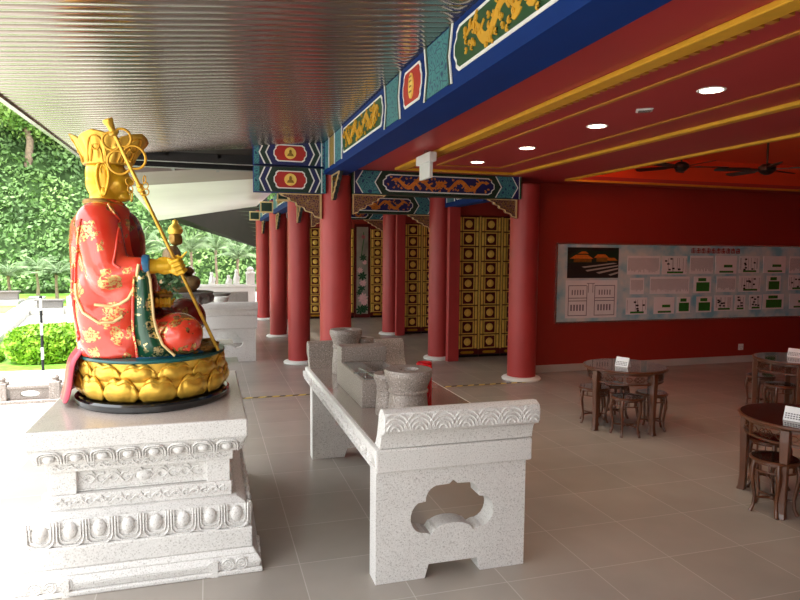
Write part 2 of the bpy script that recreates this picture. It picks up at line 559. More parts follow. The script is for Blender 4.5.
def pier(x0, x1, y0, y1, lab):
    t = MB().box(x0, x1, y0, y1, 0, 3.3).build('square_pier', 'red', bevel=0.01)
    tag(t, lab, 'pier')
pier(4.37, 4.60, 11.28, 11.40, 'flat red pier against the left edge of the nearest gilded door wall')
pier(4.47, 4.70, 15.12, 15.23, 'flat red pier against the left edge of the middle gilded door wall')

# ------------------------------------------------------------------ painted beams
def ribbon(mb, pts, ws, t, mtx):
    L = []; R = []
    n = len(pts)
    for i in range(n):
        a = Vector(pts[max(i - 1, 0)]); b = Vector(pts[min(i + 1, n - 1)])
        d_ = (b - a)
        if d_.length < 1e-9: d_ = Vector((1, 0))
        d_.normalize(); q = Vector((-d_.y, d_.x)) * ws[i] * 0.5
        p = Vector(pts[i])
        L.append(p + q); R.append(p - q)
    vs = []
    for z in (0, t):
        vs += [(p.x, p.y, z) for p in L] + [(p.x, p.y, z) for p in R]
    fs = []
    for i in range(n - 1):
        fs.append((2 * n + i, 2 * n + i + 1, 3 * n + i + 1, 3 * n + i))
        fs.append((i, i + 1, 2 * n + i + 1, 2 * n + i))
        fs.append((n + i, 3 * n + i, 3 * n + i + 1, n + i + 1))
    mb.add(vs, fs, mtx)

def dragon(mb, cu, cv, w, h, t, mtx, flip=1):
    if w > 4.2 * h:
        dragon(mb, cu - w * .26, cv, w * .46, h, t, mtx, flip); dragon(mb, cu + w * .26, cv, w * .46, h, t, mtx, -flip)
        return
    """a winding scroll of body, claws, mane and small clouds"""
    rnd = random.Random(int(cu * 100) + 3)
    n = 26
    pts = []; ws = []
    for i in range(n + 1):
        s = i / n
        pts.append((cu + flip * w * (s - 0.5) * 0.9, cv + h * 0.26 * math.sin(s * max(2.6, 1.1 * w / h) * PI + 0.5)))
        ws.append(h * (0.06 + 0.20 * max(0.0, math.sin(PI * min(1, s * 1.05))) ** 0.7))
    ribbon(mb, pts, ws, t, mtx)
    hx, hy = pts[-1]
    mb.shape([[(hx + flip * a * h * 0.19, hy + b * h * 0.19) for a, b in [(-1, -.6), (-.3, -1), (.6, -.7), (1.2, -.2), (.7, .1), (1.1, .5), (.3, .6), (0, 1.3), (-.4, .7), (-1.1, 1.1), (-.8, .2)]]], t + .0012, mtx)
    for i in (4, 8, 13, 17, 21, 24):
        x, y_ = pts[i]
        sg = -1 if (i % 2) else 1
        q = [(x, y_)]
        for k in range(1, 6):
            q.append((x + flip * k * h * 0.045, y_ + sg * h * (0.09 * k - 0.008 * k * k)))
        ribbon(mb, q, [h * .1, h * .08, h * .07, h * .06, h * .09, h * .03], t + .002 + .0003 * i / 4, mtx)
    for k in range(int(10 + 9 * w / h)):
        x = cu + (rnd.random() - .5) * w * 1.05; y_ = cv + (rnd.random() - .5) * h * .85
        a0 = rnd.random() * 6
        ribbon(mb, [(x + h * .07 * math.cos(a0 + j) * (1 - j * .12), y_ + h * .07 * math.sin(a0 + j) * (1 - j * .12)) for j in range(6)], [h * .055] * 6, t + .004 + .0005 * k / 3, mtx)

def cart(u0, u1, v0, v1, e):
    """lobed cartouche outline"""
    vm = (v0 + v1) / 2; q = (v1 - v0) * .22
    return [(u0 + e, v0), (u1 - e, v0), (u1 - e * .45, v0 + q * .5), (u1 - e * .45, v0 + q), (u1, vm - q * .6), (u1, vm + q * .6), (u1 - e * .45, v1 - q), (u1 - e * .45, v1 - q * .5), (u1 - e, v1),
            (u0 + e, v1), (u0 + e * .45, v1 - q * .5), (u0 + e * .45, v1 - q), (u0, vm + q * .6), (u0, vm - q * .6), (u0 + e * .45, v0 + q), (u0 + e * .45, v0 + q * .5)]
def chev(u, w, d_, v0, v1):
    vm = (v0 + v1) / 2
    return [(u, v0), (u + w, v0), (u + w + d_, vm), (u + w, v1), (u, v1), (u + d_, vm)]

def shift(m, dz):
    return m @ Matrix.Translation((0, 0, dz))

def cartouche(t, mtx, u0, u1, v0, v1, e, fill, motif, lay=0.004, bw=0.02):
    MB().shape([cart(u0, u1, v0, v1, e)], 0.006, shift(mtx, lay)).build('panel_border', 'white', t, world=True)
    MB().shape([cart(u0 + bw, u1 - bw, v0 + bw, v1 - bw, e)], 0.004, shift(mtx, lay + .004)).build('painted_panel', fill, t, world=True)
    k = MB(); mt = shift(mtx, lay + 0.008)
    W = u1 - u0; Hh = v1 - v0
    if motif == 'dragons':
        dragon(k, u0 + W * .28, (v0 + v1) / 2, W * .46, Hh * .92, .005, mt, 1)
        dragon(k, u0 + W * .72, (v0 + v1) / 2, W * .46, Hh * .92, .005, mt, -1)
        k.shape([[(u0 + W * .5 + Hh * .12 * math.cos(a * PI / 4), (v0 + v1) / 2 + Hh * .12 * math.sin(a * PI / 4)) for a in range(8)]], .005, mt)
    elif motif == 'disc':
        k.shape([[(u0 + W * .5 + Hh * .34 * math.cos(a * PI / 12), (v0 + v1) / 2 + Hh * .34 * math.sin(a * PI / 12)) for a in range(24)]], .012, mt)
        m2 = shift(mt, .012)
        cu, cv = u0 + W * .5, (v0 + v1) / 2
        z = MB()
        z.shape([[(cu + Hh * .2 * a, cv + Hh * .2 * b) for a, b in [(-1, -.9), (1, -.9), (.75, -.3), (.35, 0), (.4, .5), (.2, 1), (-.2, 1), (-.4, .5), (-.35, 0), (-.75, -.3)]]], .006, m2)
        z.build('seated_figure_relief', 'olddull', t, world=True)
    elif motif == 'coin':
        k.shape([[(u0 + W * .5 + Hh * .2 * math.cos(a * PI / 12), (v0 + v1) / 2 + Hh * .34 * math.sin(a * PI / 12)) for a in range(24)]], .01, mt)
        m2 = shift(mt, .01); z = MB()
        cu, cv = u0 + W * .5, (v0 + v1) / 2
        for b in (-.18, -.04, .1, .22):
            z.shape([[(cu - Hh * .09, cv + Hh * b), (cu + Hh * .09, cv + Hh * b), (cu + Hh * .09, cv + Hh * (b + .04)), (cu - Hh * .09, cv + Hh * (b + .04))]], .004, m2)
        z.build('coin_mark', 'olddull', t, world=True)
    k.build('gold_motif', 'orange' if fill == 'navy' else ('goldbright' if motif != 'dragons' else 'goldline'), t, world=True)

def bands(t, mtx, L, v0, v1, spec, flip=False, lay=0.002):
    """spec: (name, u, w, tip, material)"""
    for i, (nm, u, w, d_, mt) in enumerate(spec):
        if flip: u, w, d_ = L - u, -w, -d_
        MB().shape([chev(u, w, d_, v0, v1)], 0.003 + 0.0007 * i, shift(mtx, lay)).build(nm, mt, t, world=True)

# --- the long blue beam over the walkway
t = thing('painted_beam', 'long blue painted beam with green dragon panels, running overhead above the stone altar', 'beam', (1.62, 9.2, 3.2))
MB().box(1.62, 1.95, -3.2, 9.2, 3.2, 3.72).build('beam_body', 'blue', t, world=True)
# u runs towards the camera (-Y), v up, w towards -X
BM = frame_mtx((1.62, 9.2, 3.2), (0, -1, 0), (0, 0, 1), (-1, 0, 0))
def u_(Y): return 9.2 - Y
vb0, vb1 = 0.0, 0.46
cartouche(t, BM, u_(7.85), u_(5.95), 0.10, 0.40, 0.07, 'green', 'dragons')
cartouche(t, BM, u_(4.12), u_(0.5), 0.10, 0.40, 0.09, 'green', 'dragons', bw=.022)
cartouche(t, BM, u_(5.30), u_(4.80), 0.10, 0.40, 0.06, 'panelred', 'coin')
def seg(u0, u1, mt, nm, tip=0.05, v0=0.06, v1=0.44):
    vm = (v0 + v1) / 2
    MB().shape([[(u0, v0), (u1, v0), (u1 - tip, vm), (u1, v1), (u0, v1), (u0 + tip, vm)]], .004, shift(BM, .003)).build(nm, mt, t, world=True)
seg(u_(5.86), u_(5.42), 'teal', 'scroll_band')
seg(u_(4.70), u_(4.20), 'teal', 'scroll_band')
seg(u_(8.35), u_(7.95), 'teal', 'scroll_band', 0.0)
seg(u_(8.75), u_(8.42), 'olive', 'scroll_band', 0.0)
seg(u_(9.1), u_(8.82), 'teal', 'scroll_band', 0.0)
for yv, d_ in [(5.90, .05), (5.38, -.05), (4.74, .05), (4.16, -.05)]:
    MB().shape([chev(u_(yv) - .012, .024, d_, .05, .45)], .008, shift(BM, .003)).build('white_line', 'white', t, world=True)
    MB().shape([chev(u_(yv) + (.02 if d_ > 0 else -.05), .03, d_, .05, .45)], .0065, shift(BM, .003)).build('dark_line', 'dkgreen', t, world=True)
for yv in (7.92, 8.39, 8.79):
    MB().box(1.61, 1.62, yv - .012, yv + .012, 3.25, 3.66).build('white_line', 'white', t, world=True)

# --- cross beams (lintels) between the outer and inner columns
def lintel(x0, x1, y, z0, z1, th, label):
    L = x1 - x0; Hh = z1 - z0
    t = thing('painted_beam', label, 'beam', (x0, y, z0))
    MB().box(x0, x1, y, y + th, z0, z1).build('beam_body', 'dkgreen', t, world=True)
    mt = frame_mtx((x0, y, z0), (1, 0, 0), (0, 0, 1), (0, -1, 0))
    for fl in (False, True):
        bands(t, mt, L, 0.0, Hh, [('edge_band', 0.0, .03, 0, 'green'), ('edge_line', .03, .012, 0, 'white'), ('dark_band', .042, .15, -.07 if 0 else 0, 'navy')], fl)
        bands(t, mt, L, 0.01, Hh - .01, [('scroll_band', .17, .27, -.1, 'teal'), ('white_line', .155, .018, -.1, 'white'), ('white_line', .44, .018, -.1, 'white')], fl, 0.005)
    cartouche(t, mt, .47, L - .47, Hh * .13, Hh * .87, .1, 'navy', 'dragons', .004, .016)
    return t
lintel(2.04, 4.80, 9.25, 2.95, 3.30, .25, 'dark green painted cross beam with orange dragons between the two thickest red columns')
lintel(1.80, 4.28, 11.80, 2.82, 3.16, .2, 'second painted cross beam, partly seen below the nearest dragon beam')
lintel(1.80, 4.34, 15.65, 2.90, 3.14, .2, 'third and farthest painted cross beam, low behind the other two')

# --- stub beams reaching out to the left of the thick column
def stub(z0, z1, label, a, b):
    t = thing('stub_beam', label, 'beam', (0.63, 9.2, z0))
    MB().box(.63, 1.645, 9.2, 9.42, z0, z1).build('beam_body', 'blue', t, world=True)
    mt = frame_mtx((0.63, 9.2, z0), (1, 0, 0), (0, 0, 1), (0, -1, 0))
    L = 1.01; Hh = z1 - z0
    MB().shape([[(0, 0), (L, 0), (L, Hh), (0, Hh)]], .003, mt).build('painted_face', a, t, world=True)
    for fl in (False, True):
        if not fl:
            bands(t, mt, L, 0, Hh, [('edge_band', 0.0, .075, 0, 'teal')], fl, .003)
        else:
            bands(t, mt, L, 0, Hh, [('edge_band', 0.0, .075, 0, 'teal'), ('edge_line', .05, .012, 0, 'white')], fl, .003)
        bands(t, mt, L, .006, Hh - .006, [('white_line', .14, .02, -.075, 'white'), ('colour_band', .165, .06, -.075, b), ('white_line', .23, .02, -.075, 'white'), ('colour_band', .255, .06, -.075, a)], fl, .004)
    cartouche(t, mt, .27, L - .27, Hh * .14, Hh * .86, .06, 'panelred', 'disc', .006, .016)
stub(3.31, 3.64, 'upper painted stub beam with red panel and gold disc, left of the thick column', 'navy', 'dkgreen')
stub(2.93, 3.28, 'lower painted stub beam with red panel and gold disc, left of the thick column', 'dkgreen', 'navy')

# --- beam along the outer columns of the next wing
def side_beam(x, y0, y1, z0, z1, label, body='blue', sgn=-1):
    t = thing('painted_beam', label, 'beam', (x, y0, z0))
    w = .22
    MB().box(x, x + w, y0, y1, z0, z1).build('beam_body', body, t, world=True)
    mt = frame_mtx((x, y1, z0), (0, -1, 0), (0, 0, 1), (-1, 0, 0))
    L = y1 - y0; Hh = z1 - z0
    for k in (0.06, 0.72):
        MB().shape([[(L * k, Hh * .25), (L * (k + .22), Hh * .25), (L * (k + .22), Hh), (L * k, Hh)]], .006, mt).build('scroll_band', 'teal', t, world=True)
    for k in (0.06, .28, 0.72, .94):
        MB().shape([[(L * k - .015, Hh * .25), (L * k + .015, Hh * .25), (L * k + .015, Hh), (L * k - .015, Hh)]], .009, mt).build('white_line', 'white', t, world=True)
    cartouche(t, mt, L * .31, L * .69, Hh * .3, Hh * .95, .07, 'green', 'dragons', .004, .018)
side_beam(1.50, 9.6, 11.72, 2.97, 3.36, 'short painted side beam behind the stub beams, above the nearest thin column')
side_beam(1.50, 12.08, 15.5, 2.97, 3.36, 'painted side beam between the first and second thin columns')
side_beam(1.50, 15.92, 19.55, 2.97, 3.36, 'painted side beam between the second and farthest thin columns')
side_beam(4.36, 9.72, 11.5, 2.95, 3.28, 'blue painted beam running from the right thick column to the gilded doors')
for y, lab in ((11.68, 'black-panelled beam end above the nearest thin column'), (15.48, 'black-panelled beam end above the second thin column'), (19.5, 'black-panelled beam end above the farthest thin column')):
    t = thing('beam_end', lab, 'beam', (1.2, y, 3.02))
    MB().box(1.2, 1.5, y, y + .2, 3.0, 3.26).build('block', 'trimcloth', t, world=True)
    MB().box(1.225, 1.47, y - .006, y, 3.03, 3.23).build('painted_panel', 'dkgreen', t, world=True)
    MB().box(1.194, 1.2, y + .02, y + .18, 3.03, 3.23).build('painted_panel', 'teal', t, world=True)

# --- carved corner brackets
def bracket(mtx, w, h, label, mat='purple'):
    """triangular bracket: top edge along u, hanging down at u = 0"""
    t = tag(thing('carved_bracket', label, 'bracket', mtx.translation))
    out = [(0, 0), (w, 0), (w * .94, -h * .10), (w * .80, -h * .16), (w * .78, -h * .28), (w * .62, -h * .36), (w * .60, -h * .48), (w * .42, -h * .56), (w * .38, -h * .70), (w * .20, -h * .78), (w * .16, -h * .92), (0, -h)]
    MB().shape([out], .05, mtx).build('carved_board', mat, t, world=True)
    cx, cy = w * .36, -h * .36
    inn = [(cx + (x - cx) * .88, cy + (y - cy) * .88) for x, y in out]
    MB().shape([out, inn], .018, shift(mtx, .05)).build('edge_moulding', 'trimcloth', t, world=True)
    k = MB(); m2 = shift(mtx, .05)
    for i in range(4):
        a = w * (.14 + .17 * i); b = -h * (.18 + .02 * i)
        ribbon(k, [(a + .05 * w * (1 - j * .1) * math.cos(j * .9 + i), b + .09 * h * (1 - j * .1) * math.sin(j * .9 + i)) for j in range(7)], [.012] * 7, .01, m2)
    ribbon(k, [(w * .1, -h * .7), (w * .2, -h * .5), (w * .3, -h * .55), (w * .4, -h * .35), (w * .5, -h * .4)], [.012] * 5, .01, m2)
    k.build('scroll_carving', 'olddull', t, world=True)
    return t
def bx(x, y, z, sx):  # faces the camera side, spreads along +-X
    return frame_mtx((x, y, z), (sx, 0, 0), (0, 0, 1), (0, -1, 0))
def by(x, y, z, sy):  # faces the open side, spreads along +-Y
    return frame_mtx((x, y, z), (0, sy, 0), (0, 0, 1), (-1, 0, 0))
bracket(bx(2.06, 9.36, 2.945, 1), .52, .30, 'purple carved bracket under the left end of the nearest dragon cross beam')
bracket(bx(4.76, 9.36, 2.945, -1), .52, .30, 'purple carved bracket under the right end of the nearest dragon cross beam')
bracket(bx(1.60, 9.36, 2.925, -1), .62, .36, 'purple carved bracket under the lower stub beam, left of the thick column')
bracket(bx(4.24, 11.86, 2.815, -1), .55, .30, 'carved bracket under the right end of the second cross beam')
bracket(bx(1.83, 11.86, 2.815, 1), .5, .28, 'carved bracket under the left end of the second cross beam')
bracket(bx(4.30, 15.7, 2.895, -1), .55, .30, 'carved bracket under the right end of the third cross beam')
for (x, y, z, lab) in [(1.79, 9.20, 3.195, 'black and white carved bracket on the near side of the thick column'),
                       (1.62, 11.70, 2.965, 'carved bracket on the near side of the nearest thin column'),
                       (1.63, 15.50, 2.965, 'carved bracket on the near side of the second thin column'),
                       (1.62, 19.55, 2.965, 'carved bracket on the near side of the farthest thin column')]:
    t = bracket(by(x, y, z, -1), .55, .36, lab, 'inkblack')

# ------------------------------------------------------------------ gilded doors
def make_leaf(w=0.47):
    t = thing('gilded_door_leaf', '', 'door')
    H0 = 0.16; n = 9; sp = (2.80 - H0) / n
    MB().box(0, w, 0, .05, 0, 2.82).build('door_panel', 'doorred', t)
    MB().box(0, w, -.012, 0, 0, .05).build('kick_plate', 'metal_dark', t)
    f = MB()
    for i in range(n):
        z0 = H0 + i * sp + .012; z1 = z0 + sp - .024
        for (a, b) in ((.035, .08), (w - .08, w - .035)):
            f.box(a, b, -.018, 0, z0, z1)
            f.box((a + b) / 2 - .008, (a + b) / 2 + .008, -.026, -.018, z0 + .02, z1 - .02)
        f.box(.10, w - .10, -.014, 0, z0, z0 + .022).box(.10, w - .10, -.014, 0, z1 - .022, z1)
        f.box(.10, .122, -.014, 0, z0, z1).box(w - .122, w - .10, -.014, 0, z0, z1)
    f.box(0, .012, -.02, 0, H0, 2.8).box(w - .012, w, -.02, 0, H0, 2.8)
    f.build('gilded_lattice', 'goldbright', t)
    k = MB()
    k.shape([cart(.09, w - .09, .07, .12, .03)], .008, frame_mtx((0, 0, 0), (1, 0, 0), (0, 0, 1), (0, -1, 0)))
    k.build('lower_ornament', 'goldpaint', t)
    m = MB().lathe([(0, .022), (.03, .02), (.05, .012), (.062, .014), (.075, .004), (.075, 0)], 18, mtx=frame_mtx((0, 0, 0), (1, 0, 0), (0, 0, 1), (0, -1, 0)))
    m.box(-.03, .03, -.026, -.018, -.035, -.015).box(-.012, .012, -.032, -.018, -.02, .04)
    first = m.build('medallion', 'goldbright', t, smooth=40)
    first.location = (w / 2, 0, H0 + sp * .5)
    for i in range(1, n):
        q = first.copy(); COL.objects.link(q); q.parent = t; q.location = (w / 2, 0, H0 + sp * (i + .5))
    return t
leaf = make_leaf()
rows = [(11.69, [(4.71, 'leftmost'), (5.19, 'middle'), (5.67, 'right, cut off by the thick column,')], 'of the nearest gilded doors', 'red gold-medallion door, '),
        (15.43, [(4.76, 'left'), (5.24, 'right')], 'leaf of the middle pair of gilded doors', 'red gold-medallion door, '),
        (19.57, [(2.93, 'narrow strip'), (3.42, 'second strip'), (3.91, 'third strip'), (4.92, 'leaf just right of the flower mural'), (5.41, 'outer leaf')], 'in the farthest gilded wall', 'medallion door, ')]
first = True
for y, lst, tail, head in rows:
    for x, nm in lst:
        lab = head + nm + ' ' + tail
        if first:
            leaf.location = (x, y, 0); leaf['label'] = lab; leaf['group'] = 'gilded door leaves'; first = False
        else:
            dup(leaf, (x, y, 0), label=lab, group='gilded door leaves')
# flower mural
t = thing('flower_mural', 'tall narrow lotus flower mural between the farthest gilded doors', 'mural', (4.40, 19.55, 0))
MB().box(4.41, 4.90, 19.55, 19.60, 0.02, 2.95).build('mural_frame', 'doorred', t, world=True)
MB().box(4.47, 4.84, 19.54, 19.55, 0.12, 2.86).build('painted_ground', vary('mural_ground', (150, 140, 128), .3, 2, .5), t, world=True)
mm = frame_mtx((4.655, 19.54, 0), (1, 0, 0), (0, 0, 1), (0, -1, 0))
def petals(cx, cy, r, n, mat, nm):
    k = MB()
    for i in range(n):
        a = i * 2 * PI / n + .3
        c_, s__ = math.cos(a), math.sin(a)
        pts = [(0, 0), (.5, .22), (.85, .14), (1.05, 0), (.85, -.14), (.5, -.22)]
        k.shape([[(cx + r * (c_ * x - s__ * y), cy + r * (s__ * x + c_ * y)) for x, y in pts]], .004 + .0005 * i, mm)
    k.build(nm, mat, t, world=True)
pk = vary('pale_pink_petal', (226, 176, 176), .15, 20, .5)
for cx, cy, r in ((.02, .62, .17), (.06, .5, .12), (.02, 1.1, .12), (-.08, 1.5, .1), (.07, 1.75, .08)): petals(cx, cy, r, 9, pk, 'painted_flower')
for cx, cy, r in ((-.06, .25, .16), (.08, .3, .14), (.0, 1.32, .15), (-.02, .95, .13), (.02, 1.9, .12), (-.1, .8, .1)): petals(cx, cy, r, 7, 'green', 'painted_leaf')
k = MB()
ribbon(k, [(-.04, 1.9), (.0, 2.2), (.05, 2.5), (.03, 2.7)], [.02] * 4, .004, mm); k.build('painted_stem', 'dgreenp', t, world=True)
petals(.03, 2.55, .07, 7, vary('deep_pink_petal', (196, 90, 100), .15, 20, .5), 'painted_bud')
# ------------------------------------------------------------------ stone altar tables
def cloud(cx, z0, s=1.0):
    """lobed cloud opening with an arched sill; z0 is the bottom"""
    pts = []
    pts += [(.0, .355), (.03, .33)]
    pts += arc(.095, .235, .095, 75, -5, 6)
    pts += arc(.195, .125, .098, 60, -95, 9, .11)
    pts += [(.15, .0), (.125, .035)]
    pts += arc(0, .02, .12, 25, 155, 8, .045)
    pts += [(-.125, .035), (-.15, .0)]
    pts += arc(-.195, .125, .098, 275, 120, 9, .11)
    pts += arc(-.095, .235, .095, 185, 105, 6)
    pts += [(-.03, .33)]
    return [(cx + x * s, z0 + z * s) for x, z in pts]

def make_altar(loc, label, top='stone_top', zb=.725, zc=.285):
    t = thing('altar_table', label, 'altar table', loc)
    W, L = 1.075, 2.98
    # slab with a lightly chipped edge band
    MB().box(0, W, 0, L, zb, .875).build('tabletop', 'stone', t, bevel=.012, seg=2)
    MB().box(.03, W - .03, .12, L - .12, .875, .881).build('polished_top', top, t)
    e = MB()
    rnd = random.Random(3)
    y = .02
    while y < L - .05:
        w = .05 + rnd.random() * .05
        z = .755 + rnd.random() * .02
        e.tube([(-.004, y, z), (-.014, y + w * .4, z + .045), (-.008, y + w * .8, z + .02), (-.004, y + w * 1.3, z + .06)], .012, 6)
        y += w * .85
    e.build('carved_edge', 'stone', t, smooth=60)
    for k, y0 in enumerate((.03, 2.55)):
        out = [(.01, 0), (.34, 0), (.365, .09), (.70, .09), (.725, 0), (W - .03, 0), (W - .03, zb), (.01, zb)]
        p = MB().shape([out, cloud(W / 2 - .01, zc, .98)], .15, frame_mtx((0, y0 + .15, 0), (1, 0, 0), (0, 0, 1), (0, -1, 0)))
        p.build('end_panel', 'stone', t, bevel=.008, seg=2)
    for k in (0, 1):
        # upturned scroll end: profile in (outward, z), extruded across the table
        pr = [(-.16, .878), (-.13, .89), (-.09, .95), (-.06, 1.04), (-.045, 1.10), (-.01, 1.135), (.035, 1.14), (.075, 1.12), (.088, 1.09), (.086, 1.02), (.070, .995), (.040, .985), (.012, .975), (.0, .95), (-.012, .91), (-.015, .878)]
        if k == 0: m = frame_mtx((.03, 0, 0), (0, -1, 0), (0, 0, 1), (1, 0, 0))
        else: m = frame_mtx((.03, L, 0), (0, 1, 0), (0, 0, 1), (1, 0, 0))
        en = MB().shape([pr], W - .025, m).build('upturned_end', 'stone' if k == 0 else 'stone_grey', t, smooth=40, bevel=.004)
        if k == 1: en['label'] = 'speckled grey inner side of the upturned end'
        wv = MB()
        yy = -.088 if k == 0 else L + .088
        sg = -1 if k == 0 else 1
        def onlip(x, z):  # outside face of the lip
            d = .086 - (max(0, z - 1.09) ** 2) * 14
            return (x, sg * (d + .002) + (0 if k == 0 else L), z)
        for j in range(7):
            cx = .10 + j * .155
            for r in (.022, .044, .066, .088):
                pts = [onlip(cx + r * 1.1 * math.cos(a * PI / 10), 1.015 + r * 1.2 * math.sin(a * PI / 10)) for a in range(0, 11)]
                pts = [p for p in pts if .035 < p[0] < W]
                if len(pts) > 2:
                    wv.tube(pts, .0075, 5)
        wv.build('wave_carving', 'stone', en, smooth=60)
    return t
altar = make_altar((.97, 3.70, 0), 'long pale granite altar table with upturned carved ends and cloud-shaped opening, in the foreground')
make_altar((-.20, 12.22, 0), 'distant white stone altar table with cloud opening, beyond the seated golden statue', 'stone_top', .63, .25)

# urns and incense things on the near altar
TZ = .881
def urn(loc, s, h, label, mat='stone_grey', group=None):
    t = thing('stone_urn', label, 'urn', loc)
    r = .165 * s
    MB().lathe([(0, 0), (r * .84, 0), (r * .87, .02), (r * .84, h * .25), (r * .78, h * .50), (r * .76, h * .60)], 36).build('urn_body', mat, t, smooth=35)
    MB().lathe([(r * .76, h * .58), (r * .82, h * .60), (r * .83, h * .63), (r * .76, h * .66)], 36).build('collar_ring', mat, t, smooth=35)
    MB().lathe([(r * .76, h * .655), (r * .84, h * .75), (r * .97, h * .87), (r, h * .90), (r, h * .97), (r * .97, h), (r * .42, h), (r * .36, h - .03), (0, h - .035)], 36).build('flared_bowl', mat, t, smooth=35)
    MB().lathe([(0, h - .028), (r * .36, h - .026)], 24).build('sand_fill', 'white', t)
    return t
urn((1.335, 4.20, TZ), 1.03, .40, 'large speckled granite urn at the near end of the long altar table, beside red candles')
urn((1.28, 4.53, TZ), .66, .31, 'small speckled granite urn half hidden behind the large near urn')
urn((1.31, 6.2, TZ), .98, .44, 'tall flared granite urn at the far end of the long altar table')
urn((1.50, 6.28, TZ), .72, .34, 'small granite urn beside the tall flared one at the altar far end')
urn((.22, 12.55, TZ), .9, .33, 'pale stone urn on the distant white altar', 'stone')
t = thing('stone_bowl', 'dark wide stone bowl on the far side of the distant white altar', 'bowl', (.24, 13.5, TZ))
MB().lathe([(0, 0), (.10, 0), (.08, .06), (.06, .18), (.08, .22), (.20, .33), (.19, .345), (.08, .27), (0, .26)], 30).build('bowl_body', 'stone_dark', t, smooth=40)
MB().lathe([(.07, .19), (.08, .2), (.07, .21)], 30).build('neck_ring', 'stone_dark', t, smooth=40)

t = thing('incense_trough', 'rectangular speckled granite incense box with open trough between the urns', 'incense box', (1.13, 4.74, TZ))
b = MB(); W_, L_, H_ = .42, 1.0, .22
b.box(0, W_, 0, .035, 0, H_).box(0, .035, .035, L_, 0, H_).box(W_ - .035, W_, .035, L_, 0, H_).box(.035, W_ - .035, L_ - .2, L_, 0, H_).box(.035, W_ - .035, .035, L_ - .2, 0, .09)
b.build('trough_body', 'stone_grey', t, bevel=.004)
MB().box(0, W_, L_ - .20, L_, H_, H_ + .14).build('raised_back', 'stone_grey', t, bevel=.006)
MB().box(.045, W_ - .045, .045, L_ - .21, .091, .12).build('ash_bed', 'paving', t)
MB().box(.02, .18, .02, L_ - .22, H_, H_ + .006).build('glass_lid', 'chrome', t)
g = MB()
g.box(0.0, .42, .28, .30, H_, H_ + .012).tube([(.05, .1, H_ + .01), (.16, .5, H_ + .012)], .005, 6).tube([(.12, .05, H_ + .012), (.08, .45, H_ + .014)], .005, 6)
g.build('metal_rail', 'chrome', t)
for x, y, lab in ((1.545, 4.47, 'front one of two red ribbed candles behind the large near urn'), (1.60, 4.63, 'rear one of two red ribbed candles behind the large near urn')):
    t = thing('altar_candle', lab, 'candle', (x, y, TZ), group='red altar candles')
    pf = []
    MB().lathe([(0, 0), (.058, 0), (.06, .01), (.056, .03), (.055, .30), (.062, .32), (.062, .36), (.05, .365), (.046, .33), (0, .33)], 24).build('glass_holder', 'candle', t, smooth=40)
    k = MB()
    for i in range(12):
        a = i * PI / 6
        k.tube([(.056 * math.cos(a), .056 * math.sin(a), .03), (.056 * math.cos(a), .056 * math.sin(a), .30)], .005, 5)
    k.build('glass_ribs', 'candle', t)
    MB().tube([(0, 0, .33), (0, 0, .35)], .003, 6).build('wick', 'inkblack', t)

# ------------------------------------------------------------------ statue plinth
PX, PY = -.42, 5.07
t = thing('statue_plinth', 'carved pale granite plinth with lotus bands under the golden seated statue', 'plinth', (PX, PY, 0))
dY = .23
def ring(mb, hx, z0, z1, hx1=None):
    h1 = hx if hx1 is None else hx1
    mb.frustum((-hx, hx, -hx - dY, hx + dY), (-h1, h1, -h1 - dY, h1 + dY), z0, z1)
b = MB()
ring(b, .735, 0, .03); ring(b, .715, .03, .075, .73); ring(b, .73, .075, .115, .70); ring(b, .70, .115, .15, .68)
b.build('base_step', 'stone', t, bevel=.008, seg=2)
b = MB(); ring(b, .675, .15, .285); b.build('plain_band', 'stone', t, bevel=.01, seg=2)
b = MB(); ring(b, .655, .285, .40); ring(b, .655, .40, .445, .635); ring(b, .635, .445, .47, .58)
b.build('lower_lotus_band', 'stone', t, bevel=.01, seg=2)
b = MB(); ring(b, .55, .47, .565); b.build('lower_scroll_band', 'stone', t, bevel=.004)
b = MB(); ring(b, .50, .565, .715)
for sx in (-1, 1):
    for sy in (-1, 1):
        x0, y0 = sx * .54, sy * (.54 + dY)
        b.box(min(x0, x0 - sx * .15), max(x0, x0 - sx * .15), min(y0, y0 - sy * .15), max(y0, y0 - sy * .15), .565, .715)
b.build('waist', 'stone', t, bevel=.004)
b = MB(); ring(b, .56, .715, .775); b.build('upper_scroll_band', 'stone', t, bevel=.004)
b = MB(); ring(b, .575, .775, .80, .60); ring(b, .60, .80, .885, .645); b.build('upper_lotus_band', 'stone', t, bevel=.008, seg=2)
b = MB(); ring(b, .65, .885, 1.0); b.build('top_slab', 'stone', t, bevel=.008, seg=2)
MB().box(-.64, .64, -.64 - dY, .64 + dY, 1.0, 1.003).build('top_face', 'stone_light', t)
def faces(h, z, tilt=0.0):
    """frames on the four faces: u along the face, v up, w outwards; returns (matrix, half length)"""
    c_, s__ = math.cos(tilt), math.sin(tilt)
    r = []
    r.append((frame_mtx((0, -h - dY, z), (1, 0, 0), (0, s__, c_), (0, -c_, s__)), h))
    r.append((frame_mtx((h, 0, z), (0, 1, 0), (-s__, 0, c_), (c_, 0, s__)), h + dY))
    r.append((frame_mtx((0, h + dY, z), (-1, 0, 0), (0, -s__, c_), (0, c_, s__)), h))
    r.append((frame_mtx((-h, 0, z), (0, -1, 0), (s__, 0, c_), (-c_, 0, s__)), h + dY))
    return r
